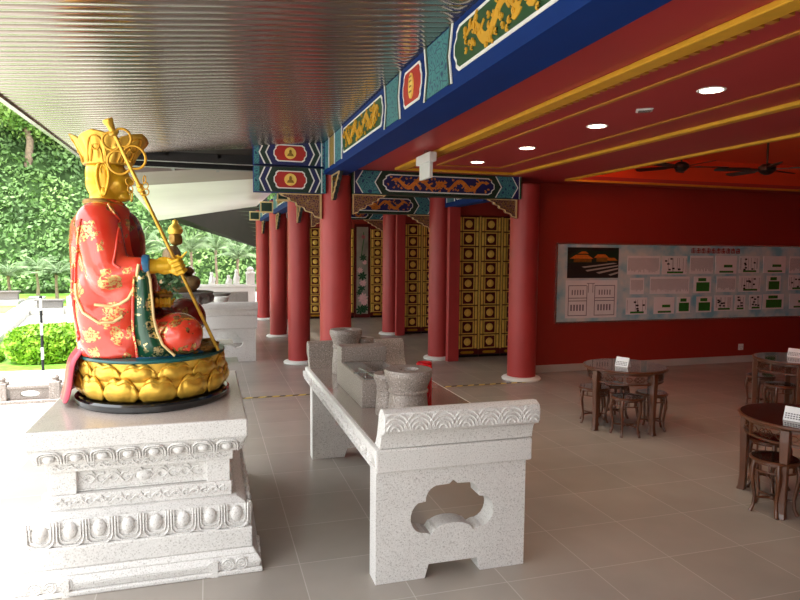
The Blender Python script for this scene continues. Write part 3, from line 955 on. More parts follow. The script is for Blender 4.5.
def petal_relief(mb, m, cu, w, h, up=1):
    """rounded U-shaped petal with raised rims and a bulging centre"""
    def U(ww, hh, n=6):
        r = ww * .34
        pts = [(-ww / 2, 0)] + [(-ww / 2 + r - r * math.cos(PI / 2 * i / n), hh - r + r * math.sin(PI / 2 * i / n)) for i in range(n + 1)]
        pts += [(ww / 2 - r + r * math.sin(PI / 2 * i / n), hh - r + r * math.cos(PI / 2 * i / n)) for i in range(n + 1)] + [(ww / 2, 0)]
        return pts
    for k, s_k in enumerate((1.0, .78)):
        pts = U(w * s_k, h * (s_k if k == 0 else .84))
        P3 = [m @ Vector((cu + x, (y_ if up > 0 else h - y_), .006)) for x, y_ in pts]
        mb.tube(P3, .007 if k == 0 else .005, 6)
    mb.ball((0, 0, 0), (w * .27, h * .33, .028), 14, 8, m @ Matrix.Translation((cu, h * (.42 if up > 0 else .58), .0)))
b = MB()
for (m, hl), n in zip(faces(.656, .288, 0), (8, 11, 8, 11)):
    for i in range(n):
        petal_relief(b, m, -hl + 2 * hl * (i + .5) / n, 2 * hl / n * .90, .16, -1)
b.build('lotus_carving', 'stone', t, smooth=60)
b = MB()
for (m, hl), n in zip(faces(.598, .79, -math.atan2(.045, .09)), (8, 11, 8, 11)):
    for i in range(n):
        petal_relief(b, m, -hl + 2 * hl * (i + .5) / n, 2 * hl / n * .88, .092, 1)
b.build('lotus_carving', 'stone', t, smooth=60)
def vine(mb, m, hl, zc, amp, n, r, seed=1):
    rnd = random.Random(seed)
    P3 = []
    for i in range(n * 8 + 1):
        u = -hl + 2 * hl * i / (n * 8)
        P3.append(m @ Vector((u, zc + amp * .55 * math.sin(i * PI / 4), .003)))
    mb.tube(P3, r, 5)
    for k in range(n * 2):
        u = -hl + 2 * hl * (k + .5) / (n * 2)
        sg = 1 if k % 2 else -1
        sp_ = [m @ Vector((u + amp * .8 * (1 - j * .09) * math.cos(sg * j * .75 + 1.2), zc - sg * amp * .15 + amp * .8 * (1 - j * .09) * math.sin(sg * j * .75 + 1.2), .003)) for j in range(9)]
        mb.tube(sp_, r * .9, 5)
b = MB()
for i, (m, hl) in enumerate(faces(.55, 0)): vine(b, m, hl - .03, .517, .034, 9 if i % 2 == 0 else 13, .007, i)
for i, (m, hl) in enumerate(faces(.56, 0)): vine(b, m, hl - .03, .745, .022, 12 if i % 2 == 0 else 16, .006, i)
b.build('vine_carving', 'stone', t, smooth=60)
b = MB()
for i, (m, hl) in enumerate(faces(.50, 0)):
    vine(b, m, hl - .14, .64, .055, 5 if i % 2 == 0 else 8, .009, i)
    b.ball((0, 0, 0), (.05, .04, .022), 14, 8, m @ Matrix.Translation((0, .64, 0)))
    b.box(-hl + .10, hl - .10, .57, .58, 0, .01, m).box(-hl + .10, hl - .10, .70, .71, 0, .01, m)
b.build('scroll_relief', 'stone', t, smooth=60)
for i, (m, hl) in enumerate(faces(.722, 0)):
    for sg in (-1, 1):
        b = MB()
        for j in range(3):
            cu = sg * (hl - .12 - j * .085)
            for rr in (.036, .02):
                b.tube([m @ Vector((cu + rr * math.cos(a * PI / 7), .07 + rr * math.sin(a * PI / 7), .0)) for a in range(14)], .007, 5, closed=True)
        b.box(sg * (hl - .29) - .02, sg * (hl - .29) + .02, 0, .10, -.01, .014, m)
        b.build('scroll_foot_carving', 'stone', t, smooth=60)

# ------------------------------------------------------------------ lotus throne
TX, TY = -.40, 5.10
t = thing('lotus_throne', 'gold lotus throne on a black oval slab, carrying the red-robed statue', 'lotus throne', (TX, TY, 1.003))
MB().lathe([(0, 0), (.535, 0), (.545, .012), (.545, .045), (.53, .058), (0, .058)], 64, sy=1.13).build('black_slab', 'black', t, smooth=30)
core = [(.40, .055), (.46, .08), (.50, .14), (.50, .20), (.485, .26), (.50, .31), (.50, .335), (.0, .335)]
MB().lathe([(0, .055)] + core, 64, sy=1.10).build('lotus_core', 'gold', t, smooth=50)
def lotus_petals(mb, n, zb, h, R0, bulge, w, ph=0.0, rim=.008):
    for i in range(n):
        a0 = 2 * PI * (i + ph) / n
        nu, nv = 20, 14
        vs = []; fs = []
        for j in range(nv + 1):
            v = j / nv
            hw = w * (.74 + .26 * math.sin(PI * min(1, v * .9)))
            for k in range(nu + 1):
                u = -1 + 2 * k / nu
                T = 1 - .13 * math.exp(-(u * 4.2) ** 2) - .46 * abs(u) ** 3.2
                ridge = .016 * max(0, min(1, (abs(u) - .70) / .12)) if v < .9 else .016
                if .80 < v: ridge = .016
                rr = R0 + (bulge + .012) * math.sin(PI * min(1, v * .80 + .10)) * (1 - .75 * u * u) + ridge * (.4 + .6 * v)
                a = a0 + u * hw / R0
                vs.append((rr * math.cos(a), 1.10 * rr * math.sin(a), zb + h * v * T))
        for j in range(nv):
            for k in range(nu):
                p = j * (nu + 1) + k
                fs.append((p, p + 1, p + nu + 2, p + nu + 1))
        mb.add(vs, fs)
b = MB(); lotus_petals(b, 13, .065, .175, .485, .05, .122)
o = b.build('lower_petals', 'gold', t, smooth=60)
md = o.modifiers.new('thick', 'SOLIDIFY'); md.thickness = .012; md.offset = -1
b = MB(); lotus_petals(b, 13, .19, .14, .475, .04, .122, .5)
o = b.build('upper_petals', 'gold', t, smooth=60)
md = o.modifiers.new('thick', 'SOLIDIFY'); md.thickness = .012; md.offset = -1
b = MB()
b.lathe([(.505, .325), (.515, .335), (.51, .348), (.47, .352), (.0, .352)], 64, sy=1.10)
b.build('green_rim', vary('teal_rim_paint', (30, 92, 92), rough=.3), t, smooth=40)
rnd = random.Random(5)
b = MB()
for i in range(46):
    a = -1.0 + 2.2 * rnd.random(); rr = .30 + .16 * rnd.random()
    b.ball((rr * math.cos(a), rr * math.sin(a), .365 + .02 * rnd.random()), (.03 + .02 * rnd.random(), .03, .018), 8, 6)
b.build('lotus_seeds', 'olddull', t, smooth=60)

# ------------------------------------------------------------------ big seated statue
from mathutils.bvhtree import BVHTree
def loft(mb, secs, n=40):
    vs = []; fs = []
    for z, cx, cy, rx, ry in secs:
        for i in range(n):
            a = 2 * PI * i / n
            vs.append((cx + rx * math.cos(a), cy + ry * math.sin(a), z))
    for j in range(len(secs) - 1):
        for i in range(n):
            a = j * n + i; b_ = j * n + (i + 1) % n
            fs.append((a, b_, b_ + n, a + n))
    fs.append(tuple(reversed(range(n)))); fs.append(tuple(range((len(secs) - 1) * n, len(secs) * n)))
    mb.add(vs, fs)
def capsule(mb, a, b_, ra, rb, n=20):
    a = Vector(a); b_ = Vector(b_)
    mb.ball(a, ra, n, 12); mb.ball(b_, rb, n, 12)
    mb.tube([a + (b_ - a) * k / 6 for k in range(7)], [ra + (rb - ra) * k / 6 for k in range(7)], n)
def fuse(mb, name, mat, parent, voxel=.014, sm=6, world=True):
    o = mb.build(name, mat, parent, smooth=None, world=world)
    r = o.modifiers.new('fuse', 'REMESH'); r.mode = 'VOXEL'; r.voxel_size = voxel; r.use_smooth_shade = True
    if sm:
        s = o.modifiers.new('soft', 'SMOOTH'); s.iterations = sm; s.factor = .5
    return o
def baked(o):
    dg = bpy.context.evaluated_depsgraph_get()
    me = bpy.data.meshes.new_from_object(o.evaluated_get(dg))
    o.modifiers.clear()
    mats = list(o.data.materials)
    o.data = me
    if not me.materials:
        for m in mats: me.materials.append(m)
    for p in me.polygons: p.use_smooth = True
    return o

ST = thing('seated_statue', 'large seated statue in red lacquered robe with gold head and crown, facing right', 'statue', (-.62, 5.05, 1.355))
b = MB()
loft(b, [(1.352, -.59, 5.07, .325, .42), (1.5, -.63, 5.07, .295, .41), (1.7, -.67, 5.06, .265, .39), (1.95, -.70, 5.05, .24, .37), (2.15, -.71, 5.05, .235, .375), (2.28, -.715, 5.05, .22, .34), (2.37, -.71, 5.05, .175, .26), (2.435, -.70, 5.05, .12, .16), (2.46, -.70, 5.05, .09, .10)])
# upper arms
capsule(b, (-.72, 4.77, 2.28), (-.66, 4.70, 1.98), .145, .14)
capsule(b, (-.72, 5.33, 2.28), (-.62, 5.40, 1.97), .145, .14)
# hanging sleeve on the near side, spreading down onto the throne
b.ball((-.65, 4.78, 1.72), (.225, .15, .40), 28, 18)
b.ball((-.60, 4.80, 1.50), (.27, .15, .20), 28, 16)
b.ball((-.58, 5.36, 1.62), (.26, .14, .34), 24, 16)
# forearms in wide sleeves
capsule(b, (-.64, 4.68, 1.93), (-.46, 4.64, 1.97), .13, .085)
b.ball((-.54, 4.68, 1.86), (.12, .085, .20), 22, 14)
capsule(b, (-.60, 5.40, 1.90), (-.42, 5.28, 1.72), .12, .08)
# crossed legs
capsule(b, (-.50, 4.84, 1.47), (-.24, 4.78, 1.49), .13, .13)
capsule(b, (-.50, 5.26, 1.47), (-.24, 5.32, 1.50), .13, .14)
b.ball((-.40, 5.05, 1.44), (.26, .36, .10), 28, 14)
robe = baked(fuse(b, 'robe', 'robe', ST, .016, 8))
robe['label'] = 'red lacquered robe with gold cloud patterns'
# knees, as rounded drapery balls
b = MB(); b.ball((-.215, 4.76, 1.50), (.175, .18, .155), 36, 22)
b.ball((-.20, 4.78, 1.42), (.15, .17, .075), 30, 16)
baked(fuse(b, 'near_knee_drapery', 'robe', ST, .012, 6))
b = MB(); b.ball((-.19, 5.30, 1.56), (.17, .17, .16), 30, 18); b.ball((-.36, 5.2, 1.55), (.16, .2, .12), 24, 14)
baked(fuse(b, 'far_knee_drapery', 'inner_robe', ST, .014, 6))
# chest front / inner robe
b = MB(); b.ball((-.57, 5.05, 2.12), (.13, .24, .26), 28, 16); b.ball((-.52, 5.05, 1.82), (.16, .26, .22), 28, 16)
baked(fuse(b, 'inner_robe', 'inner_robe', ST, .014, 6))
# collar
b = MB()
b.tube([(-.70 + .135 * math.cos(a * PI / 12), 5.05 + .15 * math.sin(a * PI / 12), 2.435 - .05 * max(0, math.cos(a * PI / 12))) for a in range(24)], .022, 8, closed=True)
b.build('collar', 'olddull', ST, smooth=60, world=True)
# surface finder: from the camera's side straight along +Y
dgm = robe.data
bv = BVHTree.FromPolygons([v.co + Vector(ST.location) for v in dgm.vertices], [tuple(p.vertices) for p in dgm.polygons])
def surf(x, z, off=.004):
    h = bv.ray_cast(Vector((x, 3.5, z)), Vector((0, 1, 0)))
    if h[0] is None: return None
    return h[0] + h[1] * off
def seam(pts, r, nm, mat, flat=1.0, sub=6):
    P = []
    for i in range(len(pts) - 1):
        for k in range(sub):
            s = k / sub
            q = surf(pts[i][0] * (1 - s) + pts[i + 1][0] * s, pts[i][1] * (1 - s) + pts[i + 1][1] * s)
            if q: P.append(q)
    if len(P) > 2:
        mb = MB(); mb.tube(P, r, 8)
        return mb.build(nm, mat, ST, smooth=60, world=True)
# pale hems: sleeve opening and the sweeping sleeve edge
seam([(-.445, 2.0), (-.465, 1.876), (-.517, 1.77), (-.57, 1.735), (-.63, 1.717), (-.75, 1.733)], .011, 'sleeve_hem', 'trimcloth')
seam([(-.86, 1.86), (-.85, 1.78), (-.805, 1.676), (-.705, 1.607), (-.62, 1.61), (-.55, 1.655)], .010, 'robe_hem', 'trimcloth')
seam([(-.88, 2.0), (-.90, 1.8), (-.88, 1.62), (-.85, 1.50), (-.87, 1.46)], .012, 'robe_hem', 'robe')
seam([(-.58, 2.24), (-.59, 2.1), (-.60, 2.0), (-.55, 1.97)], .010, 'sleeve_fold', 'robe')
seam([(-.80, 2.3), (-.86, 2.0), (-.88, 1.7)], .009, 'sleeve_fold', 'robe')
seam([(-.66, 2.42), (-.58, 2.3), (-.57, 2.12)], .009, 'robe_fold', 'robe')
# green sash falling from the wrist to the throne, with pale borders
b = MB(); L1 = []; R1 = []
path = [(-.44, 4.60, 2.0, .035), (-.425, 4.555, 1.90, .05), (-.425, 4.56, 1.76, .06), (-.425, 4.575, 1.64, .065), (-.415, 4.59, 1.54, .075), (-.39, 4.59, 1.45, .085), (-.35, 4.60, 1.37, .12)]
vs = []; fs = []
for x, y, z, w in path:
    vs += [(x - w, y + .01, z), (x, y - .02, z), (x + w, y + .01, z)]
    L1.append((x - w, y + .004, z)); R1.append((x + w, y + .004, z))
for i in range(len(path) - 1):
    for k in (0, 1):
        fs.append((3 * i + k, 3 * i + k + 1, 3 * i + k + 4, 3 * i + k + 3))
b.add(vs, fs)
o = b.build('green_sash', 'sash', ST, smooth=80, world=True)
md = o.modifiers.new('thick', 'SOLIDIFY'); md.thickness = .02
MB().tube(L1, .010, 8).build('sash_border', 'robe', o).location = -Vector(ST.location)
MB().tube(R1, .010, 8).build('sash_border', 'trimcloth', o).location = -Vector(ST.location)
# blue edge of the underskirt at the throne
b = MB(); b.tube([(-.40 + .43 * math.cos(a), 5.10 + .47 * math.sin(a), 1.362) for a in [(-1.75 + .1 * k) for k in range(12)]], .016, 8)
b.build('blue_hem', 'bluecuff', ST, smooth=60, world=True)
# cuff
b = MB(); b.lathe([(.075, 0), (.083, .02), (.078, .045), (.062, .05)], 24, mtx=frame_mtx((-.43, 4.645, 1.985), (0, 0, 1), (0, 1, 0), (1, .0, .03)))
b.build('blue_cuff', 'bluecuff', ST, smooth=50, world=True)

# head
b = MB()
b.ball((-.70, 5.05, 2.64), (.135, .125, .165), 32, 22)
b.ball((-.645, 5.05, 2.585), (.105, .10, .12), 28, 18)
b.ball((-.735, 5.05, 2.58), (.10, .11, .13), 28, 18)
loft(b, [(2.40, -.71, 5.05, .115, .12), (2.47, -.71, 5.05, .10, .105), (2.56, -.71, 5.05, .10, .10)], 28)
b.ball((-.545, 5.05, 2.585), (.035, .024, .03), 14, 10)            # nose tip
capsule(b, (-.565, 5.05, 2.66), (-.55, 5.05, 2.60), .016, .022, 12)  # nose bridge
b.ball((-.56, 5.05, 2.535), (.022, .045, .014), 14, 10); b.ball((-.562, 5.05, 2.515), (.020, .04, .014), 14, 10)
b.ball((-.58, 5.05, 2.475), (.05, .05, .032), 16, 10)
for sy in (-1, 1):
    capsule(b, (-.585, 5.05 + sy * .025, 2.685), (-.61, 5.05 + sy * .085, 2.68), .012, .010, 10)   # brow
    b.ball((-.60, 5.05 + sy * .05, 2.65), (.022, .03, .014), 12, 8)
    b.ball((-.605, 5.05 + sy * .062, 2.575), (.035, .035, .04), 14, 10)
head = baked(fuse(b, 'head', 'goldface', ST, .008, 4))
for sy in (-1, 1):
    e = MB()
    yb = 5.05 + sy * .118
    m_ = lambda x, z, d=0: (x, yb + sy * d, z)
    ov = []
    for k in range(22):
        q = 2 * PI * k / 22
        zz = 2.612 + (.105 if math.sin(q) > 0 else .135) * math.sin(q)
        ov.append(m_(-.70 + (.040 - .012 * (math.sin(q) < 0) * abs(math.sin(q))) * math.cos(q), zz, .018))
    e.tube(ov, .011, 8, closed=True)
    e.ball(m_(-.70, 2.61, .004), (.036, .014, .115), 16, 12)
    e.ball(m_(-.70, 2.50, .016), (.026, .014, .034), 12, 8)
    e.tube([m_(-.695 + .018 * math.cos(q_), 2.655 + .034 * math.sin(q_), .02) for q_ in [PI * (1.3 - .1 * k) for k in range(14)]], .006, 6)
    e.build('ear', 'goldface', ST, smooth=70, world=True)
    ey = MB(); ey.ball((-.587, 5.05 + sy * .05, 2.648), (.006, .018, .0035), 10, 6)
    ey.build('eye', 'inkblack', ST, world=True)
# crown: five flaring petals around the head
CX, CY, CZ = -.685, 5.05, 2.70
n = 100; vs = []; fs = []; rowsn = 12
for j in range(rowsn + 1):
    v = j / rowsn
    for i in range(n):
        a = 2 * PI * i / n
        ph = (a * 5 / (2 * PI)) % 1.0
        pk_ = 1 - abs(2 * ph - 1)          # 1 in the middle of a petal
        top = .165 + .050 * (pk_ ** .6)
        z = CZ + v * top
        rr = .150 + .105 * v ** 1.5 + .016 * pk_ * v - .02 * (1 - pk_) * v
        rr += .006 * math.sin(v * PI) * math.cos(a * 20)
        vs.append((CX + .03 * v + rr * math.cos(a), CY + rr * .97 * math.sin(a), z))
for j in range(rowsn):
    for i in range(n):
        k = (i + 1) % n
        fs.append((j * n + i, j * n + k, (j + 1) * n + k, (j + 1) * n + i))
b = MB(); b.add(vs, fs)
cr = b.build('crown', 'gold', ST, smooth=50, world=True)
md = cr.modifiers.new('thick', 'SOLIDIFY'); md.thickness = .012
b = MB()
for zz, rr in ((2.705, .155), (2.725, .156)):
    b.tube([(CX + rr * math.cos(a * PI / 24), CY + rr * .97 * math.sin(a * PI / 24), zz) for a in range(48)], .008, 6, closed=True)
# raised outline and scroll on each petal, inside and out
for p in range(5):
    a0 = 2 * PI * (p + .5) / 5
    for hh, ww in ((.175, .42), (.12, .26)):
        pts = []
        for k in range(13):
            s = -1 + 2 * k / 12
            a = a0 + s * ww
            v = (1 - abs(s) ** 2.2) * hh / .2 + .05
            rr = .150 + .105 * min(1, v) ** 1.5 + .014
            pts.append((CX + .03 * v + rr * math.cos(a), CY + rr * .97 * math.sin(a), CZ + v * .19))
        b.tube(pts, .006, 6)
        b.tube([(x - .034 * math.cos(a0), y - .034 * math.sin(a0), z) for x, y, z in pts], .006, 6)
    for v in (.55,):
        for off in (.012, -.034):
            rr = .150 + .105 * v ** 1.5 + off
            c0 = Vector((CX + .03 * v + rr * math.cos(a0), CY + rr * math.sin(a0), CZ + v * .2))
            tn = Vector((-math.sin(a0), math.cos(a0), 0))
            b.tube([c0 + tn * (.025 * math.cos(q * PI / 6)) + Vector((0, 0, .025 * math.sin(q * PI / 6))) for q in range(12)], .006, 6, closed=True)
b.build('crown_scrollwork', 'goldpaint', cr).location = -Vector(ST.location)
b = MB(); b.lathe([(.15, 2.70), (.13, 2.78), (.08, 2.83), (0, 2.85)], 28, c=(CX, CY, 0)); b.build('crown_cap', 'olddull', ST, smooth=50, world=True)

# magenta shawl hanging over the back of the throne
b = MB(); vs = []; fs = []
rows_ = [(1.44, .50, 0), (1.365, .545, 0), (1.33, .58, .02), (1.22, .60, .03), (1.12, .61, .03), (1.035, .64, .05)]
cols = 13
for j, (z, rr, fl) in enumerate(rows_):
    for i in range(cols):
        a = math.radians(138 + 73 * i / (cols - 1))
        w = 1 + .02 * math.sin(i * 2.4)
        vs.append((TX + .0 + rr * w * math.cos(a), TY + 1.08 * (rr * w) * math.sin(a), z))
for j in range(len(rows_) - 1):
    for i in range(cols - 1):
        fs.append((j * cols + i, j * cols + i + 1, (j + 1) * cols + i + 1, (j + 1) * cols + i))
b.add(vs, fs)
sh = b.build('hanging_shawl', 'shawl', ST, smooth=70, world=True)
md = sh.modifiers.new('thick', 'SOLIDIFY'); md.thickness = .02
md = sh.modifiers.new('sub', 'SUBSURF'); md.levels = 1; md.render_levels = 2
sh['label'] = 'magenta hanging cloth'

# hands
TOP = Vector((-.579, 4.42, 2.879)); BOT = Vector((.061, 4.85, 1.362))
def staff_at(z):
    s = (z - BOT.z) / (TOP.z - BOT.z)
    return BOT + (TOP - BOT) * s
H = staff_at(1.985)
sd = (TOP - BOT).normalized()
b = MB()
capsule(b, (-.45, 4.65, 1.985), (-.36, 4.66, 1.985), .062, .052, 14)
capsule(b, (-.36, 4.66, 1.985), (-.27, 4.665, 1.99), .050, .042, 14)
b.ball((-.29, 4.665, 1.99), (.072, .034, .062), 18, 12)
side = Vector((1, 0, 0)) - sd * sd.x; side.normalize()
front = sd.cross(side); 
if front.y > 0: front = -front
for k, (dz, ln) in enumerate(((.052, .036), (.020, .040), (-.012, .038), (-.043, .032))):
    c0 = H + sd * dz
    p0 = Vector((-.255, 4.665 - .012, 1.99 + dz * .8))
    pts = [p0, c0 + front * .034 - side * .02, c0 + front * .032 + side * .022, c0 + side * .040 - front * .004, c0 + side * .018 - front * .032]
    for i in range(len(pts) - 1):
        capsule(b, pts[i], pts[i + 1], .0155 - .0012 * i, .0145 - .0012 * i, 10)
# thumb and the raised index tip
tp = [Vector((-.30, 4.655, 2.02)), H - side * .035 + sd * .05 - front * .01, H + side * .0 + sd * .062 - front * .026, H + side * .03 + sd * .066 - front * .012]
for i in range(3): capsule(b, tp[i], tp[i + 1], .014 - .001 * i, .013 - .001 * i, 10)
capsule(b, H + side * .03 + sd * .045 + front * .01, H + side * .095 + sd * .075, .010, .007, 10)
hd = baked(fuse(b, 'right_hand', 'goldface', ST, .005, 2))
b = MB()
b.ball((-.31, 5.0, 1.70), (.06, .07, .028), 18, 12)
capsule(b, (-.40, 5.22, 1.73), (-.33, 5.08, 1.71), .05, .035, 14)
for k in range(4):
    x = -.365 + k * .030
    q = [(x, 4.96, 1.705), (x, 4.915, 1.69), (x + .002, 4.895, 1.715 - .002 * k), (x + .002, 4.90, 1.745)]
    for i in range(3): capsule(b, q[i], q[i + 1], .0135 - .001 * i, .0125 - .001 * i, 10)
capsule(b, (-.27, 5.02, 1.71), (-.245, 4.97, 1.735), .014, .011, 10)
baked(fuse(b, 'left_hand', 'goldface', ST, .005, 2))
t = thing('alms_bowl', 'small dull gold bowl with a jewel in the statue left hand', 'bowl', (-.315, 4.955, 1.732))
MB().lathe([(0, 0), (.04, .0), (.062, .02), (.066, .042), (.058, .05), (.05, .046), (0, .04)], 24).build('bowl_body', 'olddull', t, smooth=50)
k = MB()
for i in range(9):
    a = i * 2 * PI / 9
    k.ball((.045 * math.cos(a), .045 * math.sin(a), .055), .010, 8, 6)
k.ball((0, 0, .052), .03, 14, 10)
k.build('jewels', 'goldpaint', t, smooth=60)

# ------------------------------------------------------------------ ringed staff
t = thing('ringed_staff', 'tall gold ringed staff held by the statue, leaning in front of its crown', 'staff', BOT)
MB().tube([BOT, BOT + (TOP - BOT) * .5, TOP - sd * .05], .0125, 14).build('shaft', 'gold', t, smooth=50, world=True)
for s, r in ((.73, .02), (.745, .024), (.76, .02)):
    MB().ball(BOT + (TOP - BOT) * s, r, 14, 10).build('staff_knob', 'gold', t, smooth=50, world=True)
k = MB()
m = frame_mtx(TOP - sd * .06, side, front, sd)
k.lathe([(.012, -.01), (.030, .0), (.034, .012), (.020, .025), (.024, .06), (.034, .085), (.030, .10), (0, .102)], 18, mtx=m)
k.build('finial', 'gold', t, smooth=50, world=True)
k = MB()
def loop(cz, r, sg, sq=1.0, r2=.0085):
    c0 = BOT + sd * cz
    pts = []
    for i in range(22):
        a = math.radians(-125 + 330 * i / 21)
        rr = r * (1 - .0 * i)
        if i > 16: rr *= 1 - (i - 16) * .10
        pts.append(c0 + side * (sg * (r * .72 + rr * math.cos(a))) + sd * (rr * sq * math.sin(a)))
    k.tube(pts, r2, 8)
Ls = (TOP - BOT).length
loop(Ls * .865, .068, 1, 1.1); loop(Ls * .865, .068, -1, 1.1)
loop(Ls * .945, .050, 1, 1.1); loop(Ls * .945, .050, -1, 1.1)
k.build('scroll_loops', 'goldpaint', t, smooth=60, world=True)
def chainring(p, r, tilt, parent, nm='hanging_ring'):
    c_, s__ = math.cos(tilt), math.sin(tilt)
    MB().tube([Vector(p) + Vector((r * math.cos(a * PI / 9) * c_, r * math.cos(a * PI / 9) * s__, r * math.sin(a * PI / 9))) for a in range(18)], .004, 6, closed=True).build(nm, 'goldpaint', t, smooth=60, world=True)
q0 = BOT + sd * (Ls * .80)
for j, (dx, dz, r) in enumerate(((-.03, -.035, .026), (-.028, -.085, .024), (-.022, -.13, .036), (.06, -.02, .024), (.065, -.06, .022), (.066, -.10, .02))):
    chainring(q0 + Vector((dx, 0, dz)), r, .5 + j * .5, t)

# ------------------------------------------------------------------ second statue, farther along
t = thing('stone_pedestal', 'grey stone pedestal with wide lotus dish under the smaller brown statue', 'pedestal', (-.50, 10.9, 0))
MB().box(-.34, .34, -.34, .34, 0, .22).build('pedestal_base', 'stone_dark', t, bevel=.01)
MB().lathe([(.24, .22), (.20, .3), (.17, .6), (.18, .9), (.26, 1.05), (.32, 1.12)], 32).build('pedestal_stem', 'stone_dark', t, smooth=40)
k = MB(); k.lathe([(.28, 1.10), (.44, 1.24), (.56, 1.36), (.58, 1.42), (.5, 1.425), (0, 1.425)], 40)
for i in range(14):
    a = i * 2 * PI / 14
    k.ball((.50 * math.cos(a), .50 * math.sin(a), 1.32), (.09, .09, .09), 10, 8)
k.build('lotus_dish', 'stone_dark', t, smooth=50)
S2 = thing('seated_statue', 'smaller weathered brown and gold seated statue with raised crown, seen behind the staff', 'statue', (-.50, 10.9, 1.425))
k = MB()
loft(k, [(0.0, 0, 0, .33, .38), (.12, -.02, 0, .30, .36), (.3, -.06, 0, .19, .26), (.5, -.06, 0, .17, .25), (.66, -.06, 0, .13, .2), (.74, -.05, 0, .07, .09)], 30)
k.ball((.22, -.22, .14), (.16, .14, .12)); k.ball((.22, .22, .14), (.16, .14, .12))
capsule(k, (-.05, -.24, .58), (.05, -.27, .36), .075, .065); capsule(k, (.05, -.27, .36), (.22, -.12, .36), .06, .045)
capsule(k, (-.05, .24, .58), (.05, .27, .36), .075, .065); capsule(k, (.05, .27, .36), (.22, .12, .30), .06, .045)
k.ball((.22, -.02, .33), (.07, .1, .05))
baked(fuse(k, 'body', vary('weathered_bronze', (122, 96, 60), .3, 8, .5, .4), S2, .018, 5, world=False))
k = MB(); k.ball((0, 0, .86), (.105, .095, .125)); k.ball((.085, 0, .84), (.03, .025, .03)); k.ball((.05, 0, .80), (.06, .06, .05))
for sy in (-1, 1): k.ball((-.01, sy * .09, .85), (.02, .02, .06), 10, 8)
baked(fuse(k, 'head', 'olddull', S2, .012, 3, world=False))
k = MB(); k.lathe([(.10, .93), (.12, .98), (.10, 1.04), (.05, 1.09), (.045, 1.14), (0, 1.17)], 20); k.build('crown', 'gold', S2, smooth=50)
# ------------------------------------------------------------------ round tables and stools
def cyl_arc(mb, r0, r1, z0, z1, a0, a1, n=10):
    """curved bar between two angles (radians)"""
    vs = []; fs = []
    for i in range(n + 1):
        a = a0 + (a1 - a0) * i / n
        for r, z in ((r0, z0), (r1, z0), (r1, z1), (r0, z1)):
            vs.append((r * math.cos(a), r * math.sin(a), z))
    for i in range(n):
        for k in range(4):
            l = (k + 1) % 4
            fs.append((4 * i + k, 4 * i + l, 4 * i + 4 + l, 4 * i + 4 + k))
    fs.append((0, 1, 2, 3)); fs.append((4 * n + 3, 4 * n + 2, 4 * n + 1, 4 * n))
    mb.add(vs, fs)
def on_cyl(r, a, u, z):
    return (r * math.cos(a + u / r), r * math.sin(a + u / r), z)
def make_table():
    t = thing('round_table', '', 'table')
    MB().lathe([(0, .718), (.46, .718), (.485, .726), (.49, .738), (.488, .748), (.47, .752)], 56).build('table_rim', 'wood', t, smooth=40)
    MB().lathe([(0, .748), (.468, .753), (0, .7535)], 56).build('tabletop', 'woodtop', t, smooth=30)
    f = MB(); R_ = .425
    cyl_arc(f, R_ - .012, R_ + .012, .695, .718, 0, 2 * PI, 48)
    cyl_arc(f, R_ - .012, R_ + .012, .585, .603, 0, 2 * PI, 48)
    for i in range(8):
        a = i * PI / 4
        cyl_arc(f, R_ - .012, R_ + .014, .585, .72, a - .022, a + .022, 2)
    f.build('apron', 'wood', t, smooth=40)
    for i in range(8):
        g = MB(); a = (i + .5) * PI / 4
        for (du, hw) in ((0, .05), (-.035, .03), (.035, .03)):
            g.tube([on_cyl(R_, a, du - hw, .649), on_cyl(R_, a, du, .649 + .034), on_cyl(R_, a, du + hw, .649), on_cyl(R_, a, du, .649 - .034)], .006, 6, closed=True)
        for sg in (-1, 1):
            g.tube([on_cyl(R_, a, sg * .08, .649), on_cyl(R_, a, sg * .105, .672), on_cyl(R_, a, sg * .14, .672), on_cyl(R_, a, sg * .14, .626), on_cyl(R_, a, sg * .105, .626)], .006, 6, closed=True)
        g.build('fretwork_panel', 'wood', t, smooth=50)
    for i in range(4):
        a = i * PI / 2
        l = MB()
        pr = [(.442, .72, .036), (.447, .62, .036), (.447, .50, .032), (.444, .30, .029), (.444, .12, .027), (.448, .04, .03), (.456, 0, .034)]
        vs = []; fs = []
        for r, z, w in pr:
            for dx, dy in ((-w, -w), (w, -w), (w, w), (-w, w)):
                vs.append((r + dx, dy, z))
        for j in range(len(pr) - 1):
            for k in range(4):
                q = (k + 1) % 4
                fs.append((4 * j + k, 4 * j + q, 4 * j + 4 + q, 4 * j + 4 + k))
        fs.append((0, 1, 2, 3)); fs.append(tuple(4 * (len(pr) - 1) + k for k in (3, 2, 1, 0)))
        l.add(vs, fs, Matrix.Rotation(a, 4, 'Z'))
        l.build('leg', 'wood', t, bevel=.006)
    return t
